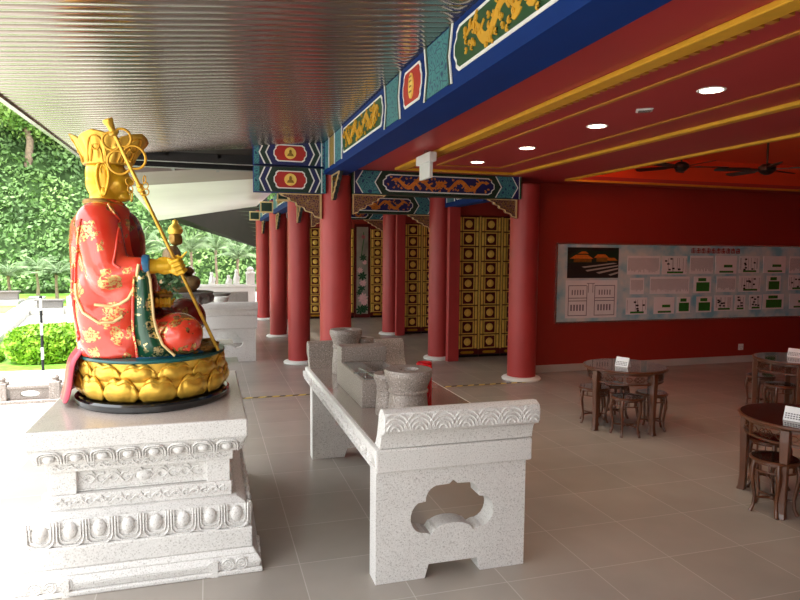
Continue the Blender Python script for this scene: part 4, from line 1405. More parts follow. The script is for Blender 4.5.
def make_stool():
    t = thing('round_stool', '', 'stool')
    MB().lathe([(0, .425), (.165, .425), (.185, .433), (.185, .447), (.172, .453)], 36).build('seat_rim', 'wood', t, smooth=40)
    MB().lathe([(0, .45), (.170, .454), (0, .4545)], 36).build('seat_top', 'woodtop', t, smooth=30)
    f = MB()
    cyl_arc(f, .150, .168, .412, .428, 0, 2 * PI, 36); cyl_arc(f, .150, .168, .352, .364, 0, 2 * PI, 36)
    for i in range(15):
        a = i * 2 * PI / 15
        cyl_arc(f, .150, .166, .36, .43, a - .03, a + .03, 2)
    f.build('apron', 'wood', t, smooth=40)
    for i in range(5):
        a = i * 2 * PI / 5
        pts = [(.158, .425), (.172, .36), (.176, .30), (.160, .20), (.148, .12), (.155, .05), (.178, .0)]
        MB().tube([(r * math.cos(a), r * math.sin(a), z) for r, z in pts], [.019, .021, .019, .015, .013, .014, .017], 8).build('leg', 'wood', t, smooth=60)
    s = MB()
    for i in range(5):
        a = i * 2 * PI / 5
        s.tube([(.15 * math.cos(a), .15 * math.sin(a), .115), (0, 0, .115)], .010, 6)
    s.lathe([(0, .10), (.03, .10), (.03, .13), (0, .13)], 12)
    s.build('stretcher', 'wood', t)
    return t
tb = make_table(); sb = make_stool()
TB = [((4.82, 6.50), 189, 'round brown wooden table standing alone nearest the wall board, white card near its centre'),
      ((4.76, 4.03), 116, 'round brown wooden table nearest the viewer at the right edge, largest in view'),
      ((7.35, 6.40), 140, 'round brown wooden table farthest right, behind the nearest one')]
for i, ((x, y), a, lab) in enumerate(TB):
    if i == 0:
        tb.location = (x, y, 0); tb.rotation_euler.z = math.radians(a); tb['label'] = lab; tb['group'] = 'round wooden tables'
    else:
        dup(tb, (x, y, 0), math.radians(a), lab, 'round wooden tables')
STL = [(4.63, 6.18, 'front stool under the lone table by the board, between its legs'),
       (4.57, 6.76, 'left stool at the lone table by the board, behind its left leg'),
       (5.06, 6.30, 'right stool at the lone table by the board'),
       (4.93, 6.85, 'rear stool at the lone table by the board, nearest the wall'),
       (4.41, 3.97, 'left stool tucked under the nearest table at the right edge'),
       (4.66, 3.58, 'right-hand stool under the nearest table, cut by the photo edge'),
       (4.82, 4.42, 'rear stool under the nearest table, seen behind its leg'),
       (7.00, 6.28, 'front stool under the farthest right table'),
       (7.47, 5.97, 'right stool under the farthest right table'),
       (7.25, 6.82, 'left rear stool under the farthest right table')]
for i, (x, y, lab) in enumerate(STL):
    lab = 'round wooden stool, ' + lab
    if i == 0:
        sb.location = (x, y, 0); sb['label'] = lab; sb['group'] = 'wooden stools'
    else:
        dup(sb, (x, y, 0), i * .7, lab, 'wooden stools')
def card(loc, rz, label):
    t = thing('table_card', label, 'table sign', loc, rz, 'white table cards')
    m = MB(); m.add([(-.08, -.045, 0), (.08, -.045, 0), (.08, 0, .11), (-.08, 0, .11), (-.08, .045, 0), (.08, .045, 0)], [(0, 1, 2, 3), (3, 2, 5, 4), (0, 4, 5, 1), (0, 3, 4), (1, 5, 2)])
    m.build('folded_card', 'paper', t)
    k = MB()
    mt = frame_mtx((0, -.045, 0), (1, 0, 0), (0, .3786, .9255), (0, -.9255, .3786))
    for j in range(3):
        for i in range(7):
            k.box(-.07 + i * .02, -.07 + i * .02 + .014, .018 + j * .018, .028 + j * .018, .0003, .0012, mt)
    k.build('printed_lines', 'print', t)
card((4.73, 6.42, .7545), math.radians(-62), 'white folded card on the table by the board')
card((4.56, 3.93, .7545), math.radians(-66), 'white folded card on the nearest table at the right edge')
card((7.42, 6.46, .7545), math.radians(-66), 'white folded card on the farthest right table')

# ------------------------------------------------------------------ wall board
t = thing('notice_board', 'long pale blue display board of papers and a photo on the dark red wall', 'notice board', (5.83, 9.84, .89))
MB().box(5.83, 12.6, 9.815, 9.848, .89, 2.25).build('board_panel', 'board', t, world=True)
fr = MB().box(5.81, 12.62, 9.81, 9.85, .865, .89).box(5.81, 12.62, 9.81, 9.85, 2.25, 2.275).box(5.805, 5.83, 9.81, 9.85, .865, 2.275).box(12.6, 12.62, 9.81, 9.85, .865, 2.275)
fr.build('board_frame', 'chrome', t, world=True)
MB().box(6.02, 7.06, 9.808, 9.815, 1.66, 2.20).build('building_photo', 'inkblack', t, world=True)['label'] = 'dark photo of a golden-roofed building'
ph = [('photo_hill', 'dkgreen', [[(6.02, 2.05), (6.3, 2.17), (6.7, 2.13), (7.06, 2.17), (7.06, 1.95), (6.02, 1.92)]]),
      ('photo_roof', 'orange', [[(6.06, 2.0), (6.18, 2.07), (6.42, 2.07), (6.54, 2.0)], [(6.22, 2.09), (6.3, 2.13), (6.38, 2.13), (6.44, 2.09)], [(6.55, 2.02), (6.62, 2.08), (6.78, 2.08), (6.86, 2.02)], [(6.75, 1.97), (6.84, 2.02), (6.97, 2.02), (7.04, 1.97)]]),
      ('photo_wall', 'olddull', [[(6.14, 1.94), (6.14, 1.995), (6.5, 1.995), (6.5, 1.94)], [(6.6, 1.95), (6.6, 2.015), (6.82, 2.015), (6.82, 1.95)]]),
      ('photo_terrace', 'paving', [[(6.3, 1.86), (6.95, 1.93), (7.03, 1.92), (6.36, 1.84)], [(6.38, 1.80), (7.05, 1.89), (7.05, 1.87), (6.42, 1.775)], [(6.6, 1.76), (7.05, 1.84), (7.05, 1.815), (6.66, 1.735)], [(6.85, 1.72), (7.05, 1.77), (7.05, 1.74), (6.9, 1.70)]])]
for nm, mt_, polys in ph:
    k = MB()
    for i, pl in enumerate(polys):
        k.shape([[(x, z) for x, z in pl]], .001, frame_mtx((0, 9.808 - .0005 * (ph.index((nm, mt_, polys)) + 1), 0), (1, 0, 0), (0, 0, 1), (0, -1, 0)))
    k.build(nm, mt_, t, world=True)
MB().box(6.0, 7.05, 9.808, 9.815, .95, 1.62).build('plan_sheet', 'paper', t, world=True)['label'] = 'white sheet with a line drawn plan'
k = MB()
def ln(x0, x1, z0, z1): k.box(x0, x1, 9.806, 9.808, z0, z1)
for a in (6.05, 6.42, 6.58, 6.99): ln(a, a + .012, .99, 1.52)
for z in (.99, 1.25, 1.30, 1.52):
    ln(6.05, 6.42, z, z + .012); ln(6.58, 7.0, z, z + .012)
ln(6.42, 6.58, 1.56, 1.57); ln(6.45, 6.46, 1.40, 1.57); ln(6.54, 6.55, 1.40, 1.57)
for i in range(5):
    ln(6.10 + i * .06, 6.13 + i * .06, 1.08, 1.19); ln(6.65 + i * .06, 6.68 + i * .06, 1.08, 1.19); ln(6.12 + i * .055, 6.14 + i * .055, 1.36, 1.45); ln(6.67 + i * .055, 6.69 + i * .055, 1.36, 1.45)
k.build('plan_lines', 'print', t, world=True)
rnd = random.Random(11)
docs = [  # x0, x1, z0, z1, kind
    (7.25, 7.95, 1.72, 2.06, 't'), (8.0, 8.55, 1.72, 2.06, 'p'), (8.62, 9.15, 1.73, 2.07, 't'), (9.2, 9.7, 1.73, 2.07, 'g'), (9.76, 10.25, 1.74, 2.07, 'p'), (10.35, 10.9, 1.74, 2.07, 'g'), (11.0, 11.6, 1.74, 2.07, 't'),
    (7.32, 7.62, 1.36, 1.66, 't'), (7.75, 8.62, 1.36, 1.68, 't'), (8.72, 9.12, 1.37, 1.68, 'G'), (9.25, 9.7, 1.38, 1.68, 't'), (9.78, 10.3, 1.38, 1.69, 'p'), (10.45, 10.8, 1.39, 1.69, 'G'), (11.0, 11.5, 1.4, 1.7, 'p'),
    (7.25, 7.7, .99, 1.30, 'p'), (7.85, 8.3, .99, 1.30, 'g'), (8.36, 8.66, 1.0, 1.30, 'G'), (8.8, 9.15, 1.0, 1.30, 'G'), (9.22, 9.65, 1.02, 1.32, 'p'), (9.7, 9.95, 1.02, 1.32, 'p'), (10.05, 10.35, 1.03, 1.32, 'p'), (10.38, 10.9, 1.03, 1.33, 'G'), (11.05, 11.6, 1.03, 1.33, 'g')]
for x0, x1, z0, z1, kd in docs:
    d_ = MB().box(x0, x1, 9.808, 9.815, z0, z1).build('paper_sheet', 'paper', t, world=True)
    w = x1 - x0; h = z1 - z0
    k = MB()
    if kd in 'tp':
        n = int(w / .022)
        for i in range(n - 1):
            if kd == 't' or rnd.random() < .4:
                z_ = z0 + h * (.1 + .2 * rnd.random())
                k.box(x0 + .02 + i * .022, x0 + .026 + i * .022, 9.8065, 9.808, z_, z1 - .04)
    if k.v: k.build('printed_columns', 'print', t, world=True)
    k = MB()
    if kd == 'p':
        for _ in range(7):
            a = x0 + .03 + rnd.random() * (w - .12); z_ = z0 + .05 + rnd.random() * (h - .11)
            k.box(a, a + .05, 9.806, 9.808, z_, z_ + .03)
        k.build('small_pictures', 'inkblack', t, world=True)
    k = MB()
    if kd in 'gp': k.box(x0 + w * .2, x1 - w * .15, 9.806, 9.808, z0 + .02, z0 + .055)
    if kd == 'g': k.box(x0 + w * .4, x0 + w * .8, 9.806, 9.808, z0 + .12, z0 + .17)
    if kd == 'G': k.box(x0 + w * .15, x1 - w * .1, 9.806, 9.808, z0 + .03, z1 - .11).box(x0 + w * .25, x1 - w * .3, 9.806, 9.808, z1 - .09, z1 - .03)
    if k.v: k.build('green_print', 'dgreenp', t, world=True)
# red heading characters
for i in range(10):
    k = MB(); x0 = 8.64 + i * .115; z0 = 2.115
    k.box(x0, x0 + .085, 9.806, 9.812, z0 + .075, z0 + .088).box(x0 + .036, x0 + .05, 9.806, 9.812, z0, z0 + .1)
    k.box(x0 + .008, x0 + .078, 9.806, 9.812, z0 + .035 + .01 * (i % 3), z0 + .048 + .01 * (i % 3)).box(x0, x0 + .013, 9.806, 9.812, z0, z0 + (.06 if i % 2 else .088))
    k.box(x0 + .072, x0 + .085, 9.806, 9.812, z0, z0 + (.088 if i % 2 else .06)).box(x0, x0 + .085, 9.806, 9.812, z0, z0 + .012)
    k.build('heading_character', 'redprint', t, world=True)
t = thing('wall_socket', 'small white power socket low on the red wall under the board', 'socket', (9.93, 9.85, .36))
MB().box(9.87, 9.99, 9.836, 9.85, .24, .36).build('face_plate', 'plastic', t, world=True, bevel=.004)
MB().box(9.90, 9.905, 9.833, 9.836, .29, .32).box(9.955, 9.96, 9.833, 9.836, .29, .32).box(9.925, 9.935, 9.833, 9.836, .26, .275).build('socket_holes', 'inkblack', t, world=True)
t['label'] = 'small white power socket low on the red wall, right of the lone table'

# ------------------------------------------------------------------ ceiling fittings
spots = [(3.55, 3.90, 'nearest'), (3.54, 5.32, 'second nearest'), (3.53, 6.68, 'third'), (3.46, 7.93, 'farthest')]
dl = None
for x, y, nm in spots:
    lab = 'round glowing recessed downlight in the red ceiling, %s of the row' % nm
    if dl is None:
        dl = thing('recessed_downlight', lab, 'ceiling light', (x, y, 3.3), 0, 'downlights in the red ceiling')
        MB().lathe([(.078, -.004), (.098, -.006), (.102, -.002), (.102, 0), (.078, 0)], 30, caps=False).build('trim_ring', 'white', dl, smooth=40)
        MB().lathe([(0, -.005), (.08, -.005), (.08, -.001), (0, -.001)], 30).build('lens', 'lamp', dl)
    else:
        dup(dl, (x, y, 3.3), label=lab)
    L = bpy.data.lights.new('downlight_beam', 'SPOT'); L.energy = 38; L.color = (1, .80, .58); L.spot_size = 2.3; L.spot_blend = .8; L.shadow_soft_size = .07
    lo = bpy.data.objects.new('downlight_beam', L); COL.objects.link(lo); lo.location = (x, y, 3.28); lo['kind'] = 'structure'
t = thing('ceiling_speaker', 'small pale diamond shaped grille in the red ceiling between downlights', 'speaker', (3.52, 4.61, 3.3))
MB().lathe([(.07, -.012), (.095, -.004), (.095, 0)], 4, a0=.2).build('grille', 'plastic', t)
MB().lathe([(0, -.016), (.06, -.014), (.07, -.012)], 4, a0=.2).build('grille_centre', 'chrome', t)
t = thing('emergency_light', 'white emergency light box hanging below the red ceiling by the beam', 'emergency light', (2.6, 7.2, 3.28))
m = frame_mtx((2.50, 7.25, 3.255), (.0, 1, 0), (1, .0, 0), (0, 0, 1))
MB().box(-.25, .25, -.045, .045, -.11, 0.0, m).build('housing', 'plastic', t, world=True, bevel=.008)
MB().box(-.19, .19, -.02, .02, -.29, -.11, m).build('sign_plate', 'plastic', t, world=True, bevel=.004)
MB().box(-.02, .02, -.02, .02, 0, .045, m).build('ceiling_mount', 'chrome', t, world=True)
def fan(loc, rz, label, drop):
    t = thing('ceiling_fan', label, 'ceiling fan', loc, rz)
    MB().lathe([(.0, 0), (.075, 0), (.07, -.04), (.03, -.07), (0, -.07)], 20).build('canopy', 'metal_dark', t, smooth=40)
    MB().tube([(0, 0, -.05), (0, 0, -drop)], .014, 10).build('down_rod', 'metal_dark', t, smooth=50)
    MB().lathe([(0, -drop + .03), (.06, -drop + .02), (.11, -drop - .02), (.115, -drop - .07), (.07, -drop - .11), (.03, -drop - .13), (0, -drop - .13)], 26).build('motor', 'metal_dark', t, smooth=40)
    for i in range(5):
        b_ = MB()
        m = Matrix.Rotation(i * 2 * PI / 5, 4, 'Z') @ Matrix.Translation((0, 0, -drop - .06)) @ Matrix.Rotation(.2, 4, 'X')
        b_.shape([[(.10, -.02), (.2, -.022), (.26, -.06), (.66, -.068), (.70, -.04), (.70, .04), (.66, .068), (.26, .06), (.2, .022), (.10, .02)]], .010, m)
        b_.build('blade', 'wood' if False else 'metal_dark', t)
fan((7.36, 7.0, 3.72), .3, 'dark five-bladed ceiling fan in the recessed ceiling, nearer the right edge', .40)
fan((7.05, 8.3, 3.72), .9, 'darker ceiling fan farther back in the recessed ceiling, beside the nearer fan', .22)
# hidden warm strip in the recessed tray
for (x, y, sx, sy, rx, ry) in [((RX0 + RX1) / 2, RY1 - .04, 6.0, .05, 0, 0)]:
    m = MB().box(RX0 + .01, RX0 + .04, RY0 + .2, RY1 - .2, 3.40, 3.43).build('strip_lamp', emit('warm_strip_glow', (1, .5, .22, 1), 14))
    tag(m, 'warm strip lamp tucked along the left inner edge of the recessed ceiling', 'lamp')

# ------------------------------------------------------------------ yellow and black floor tape
t = thing('floor_tape', 'thin yellow and black striped tape across the floor between altar and columns', 'tape', (2.6, 9.15, 0))
MB().box(.35, 4.9, 9.13, 9.19, 0.001, .003).build('tape_strip', 'yellow', t, world=True)
k = MB(); x = .37
while x < 4.85:
    k.add([(x, 9.13, .0035), (x + .09, 9.13, .0035), (x + .13, 9.19, .0035), (x + .04, 9.19, .0035)], [(0, 1, 2, 3)]); x += .19
k.build('black_stripes', 'inkblack', t, world=True)

# ------------------------------------------------------------------ outdoors
S(MB().box(-14, -2.1, 12.4, 17.0, -.3, -.045), 'ground_lawn', 'lawn')
S(MB().box(-60, 60, 26, 34, -.3, -.05).box(-60, -1.75, 12.4, 26, -.31, -.055), 'ground_plots', 'terrace')
S(MB().box(-60, -1.75, 8.6, 12.4, -.3, -.03), 'ground_paving', 'terrace')
S(MB().box(-60, -9, -30, 8.6, -.3, -.03).box(-60, 60, -30, -3.2, -.3, -.03), 'ground_forecourt', 'terrace')
# hillside
hv = []; hf = []
NX, NY = 110, 46
def hillz(x, y):
    d_ = max(0.0, y - 34.0)
    base = 1.9 * d_ ** .86 * (1 + .0 * x)
    return base + 1.1 * noise3(x * .09, y * .09) * min(1, d_ / 4) + .5 * noise3(x * .4, y * .4, 3) * min(1, d_ / 3)
for j in range(NY):
    y = 34 + 30 * j / (NY - 1)
    for i in range(NX):
        x = -42 + 74 * i / (NX - 1)
        hv.append((x, y, hillz(x, y) - .05))
for j in range(NY - 1):
    for i in range(NX - 1):
        a = j * NX + i
        hf.append((a, a + 1, a + NX + 1, a + NX))
hm = MB(); hm.add(hv, hf)
S(hm, 'ground_hillside', 'soil', smooth=60)

# unseen slope added on the left to block low light
lv = []; lf = []
for j in range(40):
    for i in range(24):
        x = -22 - 30 * i / 23; y = -45 + 95 * j / 39
        lv.append((x, y, (-x - 22) * .34 + 1.2 * noise3(x * .1, y * .1, 5) * min(1, i / 3) - .3))
for j in range(39):
    for i in range(23):
        a = j * 24 + i
        lf.append((a, a + 1, a + 25, a + 24))
hm = MB(); hm.add(lv, lf)
S(hm, 'ground_light_block_left', 'distant', smooth=60)
hm = MB(); hm.add([(-30, -25, -.3), (60, -25, -.3), (60, -45, 15), (-30, -45, 15)], [(0, 1, 2, 3)])
S(hm, 'ground_light_block_behind', 'distant')  # unseen slope added behind the camera to block low light

def leafquads(mb, pts, size, rnd, droop=0.0):
    for p in pts:
        s = size * (.6 + .8 * rnd.random())
        n = Vector((rnd.gauss(0, 1), rnd.gauss(0, 1) - .6, rnd.gauss(0, 1) + .8)).normalized()
        u = n.cross(Vector((rnd.gauss(0, 1), rnd.gauss(0, 1), rnd.gauss(0, 1)))).normalized()
        v = n.cross(u)
        p = Vector(p)
        b_ = len(mb.v)
        mb.v += [p - u * s * .5, p + v * s * .28, p + u * s * .5, p - v * s * .28]
        mb.f.append([b_, b_ + 1, b_ + 2, b_ + 3])
def bush_pts(n, c, r, rnd, lump=5, shell=.35):
    pts = []
    while len(pts) < n:
        d_ = Vector((rnd.gauss(0, 1), rnd.gauss(0, 1), rnd.gauss(0, 1))).normalized()
        k = 1 - shell * rnd.random() ** 1.5
        bumpy = 1 + .22 * noise.noise(d_ * 2.2 + Vector((lump, 0, 0)))
        pts.append((c[0] + d_.x * r[0] * k * bumpy, c[1] + d_.y * r[1] * k * bumpy, c[2] + d_.z * r[2] * k * bumpy))
    return pts
rnd = random.Random(21)
m = MB(); pts = []
while len(pts) < 115000:
    x = -32 + 42 * rnd.random(); y = 33.5 + 26 * rnd.random() ** 1.15
    lump = .5 + .9 * max(0, noise3(x * .5, y * .5, 8)) + .4 * noise3(x * 1.3, y * 1.3, 1)
    pts.append((x, y, hillz(x, y) + lump * (.3 + .8 * rnd.random())))
leafquads(m, pts, .25, rnd)
o = m.build('hillside_shrubbery', 'hill')
tag(o, 'dense green shrubs and creepers covering the hillside', 'shrubbery', kind='stuff')

def tree(loc, h, rad, label, mat, n, seed, leaf=.42, name='leafy_tree'):
    rn = random.Random(seed)
    t = thing(name, label, 'tree', loc, 0, 'trees on the hillside')
    k = MB(); k.tube([(0, 0, -.5), (.15, 0, h * .3), (-.1, .1, h * .62), (.05, 0, h * .9)], [.22, .17, .12, .05], 8)
    for i in range(5):
        a = rn.random() * 6.3; z = h * (.4 + .1 * i)
        k.tube([(0, 0, z), (rad * .4 * math.cos(a), rad * .4 * math.sin(a), z + h * .12), (rad * .7 * math.cos(a), rad * .7 * math.sin(a), z + h * .2)], [.09, .06, .03], 6)
    k.build('trunk', 'bark', t, smooth=60)
    c_ = MB(); P = []
    for i in range(6):
        a = rn.random() * 6.3; d_ = rad * .55 * rn.random()
        P += bush_pts(n // 6, (d_ * math.cos(a), d_ * math.sin(a), h * (.55 + .42 * rn.random())), (rad * .62, rad * .62, rad * .5), rn, i)
    leafquads(c_, P, leaf, rn)
    c_.build('crown', mat, t)
    return t
TR = [((-13.0, 44, 8), 6, 3.4, 'dark tree hugging the roof edge at the far left of the hill', 'tree'),
      ((-10.2, 46, 9.5), 7, 3.4, 'dark tree high on the hill beside the crown top', 'tree'),
      ((-11.8, 41, 5.5), 5, 2.8, 'dusky green tree halfway up the left of the hill', 'tree'),
      ((-8.4, 42, 6), 5.5, 2.9, 'dark tree on the hill just left of the statue shoulder', 'tree'),
      ((-7.0, 47, 10), 6, 3.2, 'dusky tree at the hilltop behind the gold crown', 'tree'),
      ((-12.4, 37.5, 2.2), 3.4, 2.0, 'bright green rounded tree low on the left of the hill', 'tree2'),
      ((-9.0, 38, 2.6), 3.4, 2.1, 'bright green tree low behind the hedge, on the hill', 'tree2'),
      ((-5.6, 38.5, 3), 3.8, 2.3, 'bright green tree low on the hill behind the statue back', 'tree2'),
      ((-3.2, 40, 4), 4.0, 2.4, 'bright green tree on the hill right of the red robe', 'tree2'),
      ((1.0, 39, 3.5), 3.6, 2.3, 'bright green tree on the hill seen beside the farthest red column', 'tree2')]
for i, (loc, h, rad, lab, mt) in enumerate(TR):
    loc = (loc[0], loc[1], hillz(loc[0], loc[1]))
    tree(loc, h, rad, lab, mt, 7800, 30 + i, .21)

def make_palm(h=3.2, seed=1):
    rn = random.Random(seed)
    t = thing('palm_tree', '', 'palm')
    k = MB(); k.tube([(0, 0, -.1), (.04, 0, h * .4), (.0, .03, h * .8), (0, 0, h)], [.09, .06, .05, .07], 10)
    k.build('trunk', 'bark', t, smooth=60)
    for i in range(15):
        a = i * 2 * PI / 15 * 2 + rn.random() * .3
        up = 1.0 + 1.2 * (i % 3) / 2 + .3 * rn.random(); ln_ = 1.1 - .25 * (i % 3) + .2 * rn.random()
        sp_ = []
        for s in range(11):
            q = s / 10
            sp_.append(Vector((math.cos(a) * ln_ * q, math.sin(a) * ln_ * q, h + up * q - 1.25 * q * q)))
        f = MB(); f.tube(sp_, [.018 * (1 - .08 * s) for s in range(11)], 5)
        sd_ = Vector((-math.sin(a), math.cos(a), 0))
        for s in range(1, 11):
            for q in (0, .5):
                c0 = sp_[s - 1].lerp(sp_[s], q)
                w = .36 * math.sin(PI * min(1, (s + q) / 11 + .08)) + .05
                for sg in (-1, 1):
                    tip = c0 + sd_ * sg * w + Vector((math.cos(a) * .2, math.sin(a) * .2, -.22 * w / .5))
                    dd = Vector((math.cos(a), math.sin(a), 0)) * .03
                    b_ = len(f.v); f.v += [c0 - dd, c0 + dd, tip]; f.f.append([b_, b_ + 1, b_ + 2])
        f.build('frond', 'palm', t)
    return t
PM = [(-7.5, 28.2, 1.5, 'leftmost small palm before the hill'), (-7.4, 32.2, 1.6, 'second small palm from the left before the hill'), (-5.75, 28.0, 1.5, 'small palm just left of the red robe'),
      (-2.7, 30, 2.7, 'palm just right of the statue chest'), (-1.95, 32.6, 2.6, 'palm behind the golden hand of the statue'), (-.70, 28.4, 2.8, 'palm seen right of the small brown statue'), (.35, 31.2, 2.9, 'palm above the distant white altar'), (1.25, 28.6, 2.4, 'rightmost palm beside the farthest red column')]
pm = None
for i, (x, y, h, lab) in enumerate(PM):
    lab = lab + ', grey-green fronds'
    if pm is None:
        pm = make_palm(2.2); pm.location = (x, y, -.05); pm['label'] = lab; pm['group'] = 'young palms before the hill'
        pm.scale = (1, 1, h / 3.0)
    else:
        dup(pm, (x, y, -.05), i * 1.1, lab, 'young palms before the hill', (1.0, 1.0, h / 2.9))

def hedge(x0, x1, y0, y1, z0, z1, n, label, seed, mat='hedge'):
    rn = random.Random(seed)
    t = thing('clipped_hedge', label, 'hedge', ((x0 + x1) / 2, (y0 + y1) / 2, z0 - .1))
    cx, cy, cz = (x0 + x1) / 2, (y0 + y1) / 2, (z0 + z1) / 2
    c_ = MB(); P = []
    while len(P) < n:
        d_ = Vector((rn.gauss(0, 1), rn.gauss(0, 1), rn.gauss(0, 1))).normalized()
        mx_ = (abs(d_.x) ** 4 + abs(d_.y) ** 4 + abs(d_.z) ** 4) ** .25
        d_ /= mx_
        k = 1 - .15 * rn.random() + .07 * noise.noise(d_ * 3)
        P.append((cx + d_.x * (x1 - x0) / 2 * k, cy + d_.y * (y1 - y0) / 2 * k, cz + d_.z * (z1 - z0) / 2 * k))
    leafquads(c_, P, .09, rn)
    c_.build('hedge_leaves', mat, t, world=True)
    MB().ball((cx, cy, cz), ((x1 - x0) * .44, (y1 - y0) * .44, (z1 - z0) * .44), 20, 12).build('inner_twigs', 'soil', t, world=True)
hedge(-3.62, -2.0, 13.0, 14.2, -.08, .64, 9000, 'bright yellow-green clipped hedge behind the statue back, beside the striped pole', 3)
hedge(-4.9, -3.78, 13.3, 14.0, -.08, .24, 4500, 'low darker hedge at the left photo edge, left of the big hedge', 4)

t = thing('striped_pole', 'thin black and white banded pole on the lawn before the hedge', 'pole', (-2.80, 12.35, -.05))
for i in range(6):
    MB().lathe([(.024, i * .215), (.024, (i + 1) * .215)], 14).build('pole_band', 'inkblack' if i % 2 == 0 else 'white', t)
MB().lathe([(.024, 1.29), (.03, 1.30), (.02, 1.33), (0, 1.335)], 14).build('pole_cap', 'inkblack', t)

# low white balustrade on the terrace edge
k = MB()
t = thing('stone_balustrade', 'low white carved stone balustrade on the paving before the lawn, left of the statue', 'balustrade', (-3.7, 9.8, -.05))
MB().box(-6.2, -1.95, 9.7, 9.9, -.05, .02).build('plinth_course', 'stone_grey', t, world=True, bevel=.01)
MB().box(-6.2, -1.95, 9.73, 9.87, .17, .23).build('rail', 'stone_grey', t, world=True, bevel=.015)
for i in range(7):
    x = -6.1 + i * .66
    q = MB(); q.box(x, x + .14, 9.71, 9.89, .02, .26).lathe([(.06, .26), (.04, .28), (.055, .31), (.03, .34), (0, .35)], 14, c=(x + .07, 9.8, 0))
    q.build('post', 'stone_grey', t, world=True, bevel=.008)
for i in range(6):
    x = -5.94 + i * .66
    q = MB()
    q.shape([[(x, .02), (x + .5, .02), (x + .5, .17), (x, .17)], [(x + .25 + .12 * math.cos(a * PI / 8), .095 + .045 * math.sin(a * PI / 8)) for a in range(16)]], .06, frame_mtx((0, 9.83, 0), (1, 0, 0), (0, 0, 1), (0, -1, 0)))
    q.build('pierced_panel', 'stone_grey', t, world=True, bevel=.006)

# white low wall and post behind the distant altar
t = thing('low_white_wall', 'white low wall with capping behind the distant altar, ending at the farthest column', 'wall', (-.6, 21.2, 0))
MB().box(-3.4, 1.45, 21.0, 21.25, 0, .92).build('wall_body', 'stone', t, world=True, bevel=.01)
MB().box(-3.45, 1.5, 20.95, 21.3, .92, 1.0).build('capping', 'stone', t, world=True, bevel=.015)
for x, lab in ((1.30, 'white stone post at the right end of the low wall, beside the farthest column'), (-.55, 'white stone post rising from the low wall left of the distant altar')):
    q = thing('stone_post', lab, 'post', (x, 21.12, 1.0))
    MB().box(-.13, .13, -.13, .13, 0, .35).build('post_shaft', 'stone', q, bevel=.01)
    MB().lathe([(.16, .35), (.17, .39), (.09, .43), (.12, .5), (.06, .56), (0, .58)], 18).build('post_cap', 'stone', q, smooth=40)
for i, (x, h, lab) in enumerate([(.10, .42, 'small white figurine on the low wall, left of a pair'), (.62, .30, 'squat white figurine on the low wall in the middle'), (.86, .52, 'tallest white figurine on the low wall, near the farthest column')]):
    q = thing('stone_figurine', lab, 'figurine', (x, 21.12, 1.0), 0, 'white figurines on the low wall')
    MB().box(-.10, .10, -.09, .09, 0, .07).build('figurine_base', 'white', q, bevel=.01)
    k = MB(); k.lathe([(.09, .07), (.10, h * .3), (.06, h * .6), (.05, h * .72)], 14); k.ball((0, 0, h * .82), (.055, .05, .065), 12, 8); k.ball((.07, 0, h * .4), (.05, .03, .07), 10, 8)
    k.build('figurine_body', 'white', q, smooth=60)

# memorial plots beyond the lawn
S(MB().box(-40, -2.0, 26.2, 33.5, -.05, -.02), 'ground_grass_strip', 'lawn')
m_o = MB()
for y0 in (17.6, 20.6, 23.8): m_o.add([(-16, y0, -.035), (-5.3 - (y0 - 16) * .15, y0, -.035), (-5.3 - (y0 - 13.6) * .15, y0 + 2.4, -.035), (-16, y0 + 2.4, -.035)], [(0, 1, 2, 3)])
S(m_o, 'ground_ochre', 'orange_field')
k = MB()
k.add([(-4.95, 16, -.04), (-4.5, 16, -.04), (-6.6, 30, -.04), (-7.2, 30, -.04), (-4.95, 16, .1), (-4.5, 16, .1), (-6.6, 30, .1), (-7.2, 30, .1)], [(0, 3, 2, 1), (4, 5, 6, 7), (0, 1, 5, 4), (1, 2, 6, 5), (2, 3, 7, 6), (3, 0, 4, 7)])
tag(k.build('stone_kerb', 'paving'), 'pale grey kerb running diagonally past the hedges to the plots', 'kerb')
MS = [(-7.2, 27, .9, .5, 'grey memorial block at the far left beside a palm trunk'), (-5.05, 23.5, 1.0, .42, 'pale grey memorial block right behind the big hedge'), (-3.95, 23.0, .9, .62, 'taller grey memorial block behind the statue back'),
      (-4.5, 26.0, .9, .95, 'narrow dark memorial slab standing behind the hedge'), (-1.9, 24.0, 1.0, .7, 'white memorial block beyond the small brown statue'), (-.6, 25.2, .8, .8, 'white memorial block beyond the distant altar')]
for x, y, w, h, lab in MS:
    q = thing('memorial_block', lab, 'memorial', (x, y, -.05), 0, 'memorial blocks beyond the lawn')
    sm = 'stone_dark' if x < -3 else 'stone'
    MB().box(-w / 2, w / 2, -.5, .5, 0, h * .45).build('block_base', 'paving', q, bevel=.02)
    MB().box(-w * .38, w * .38, -.1, .12, h * .45, h).box(-w * .44, w * .44, -.14, .16, h, h + .06).build('upright_slab', sm, q, bevel=.015)

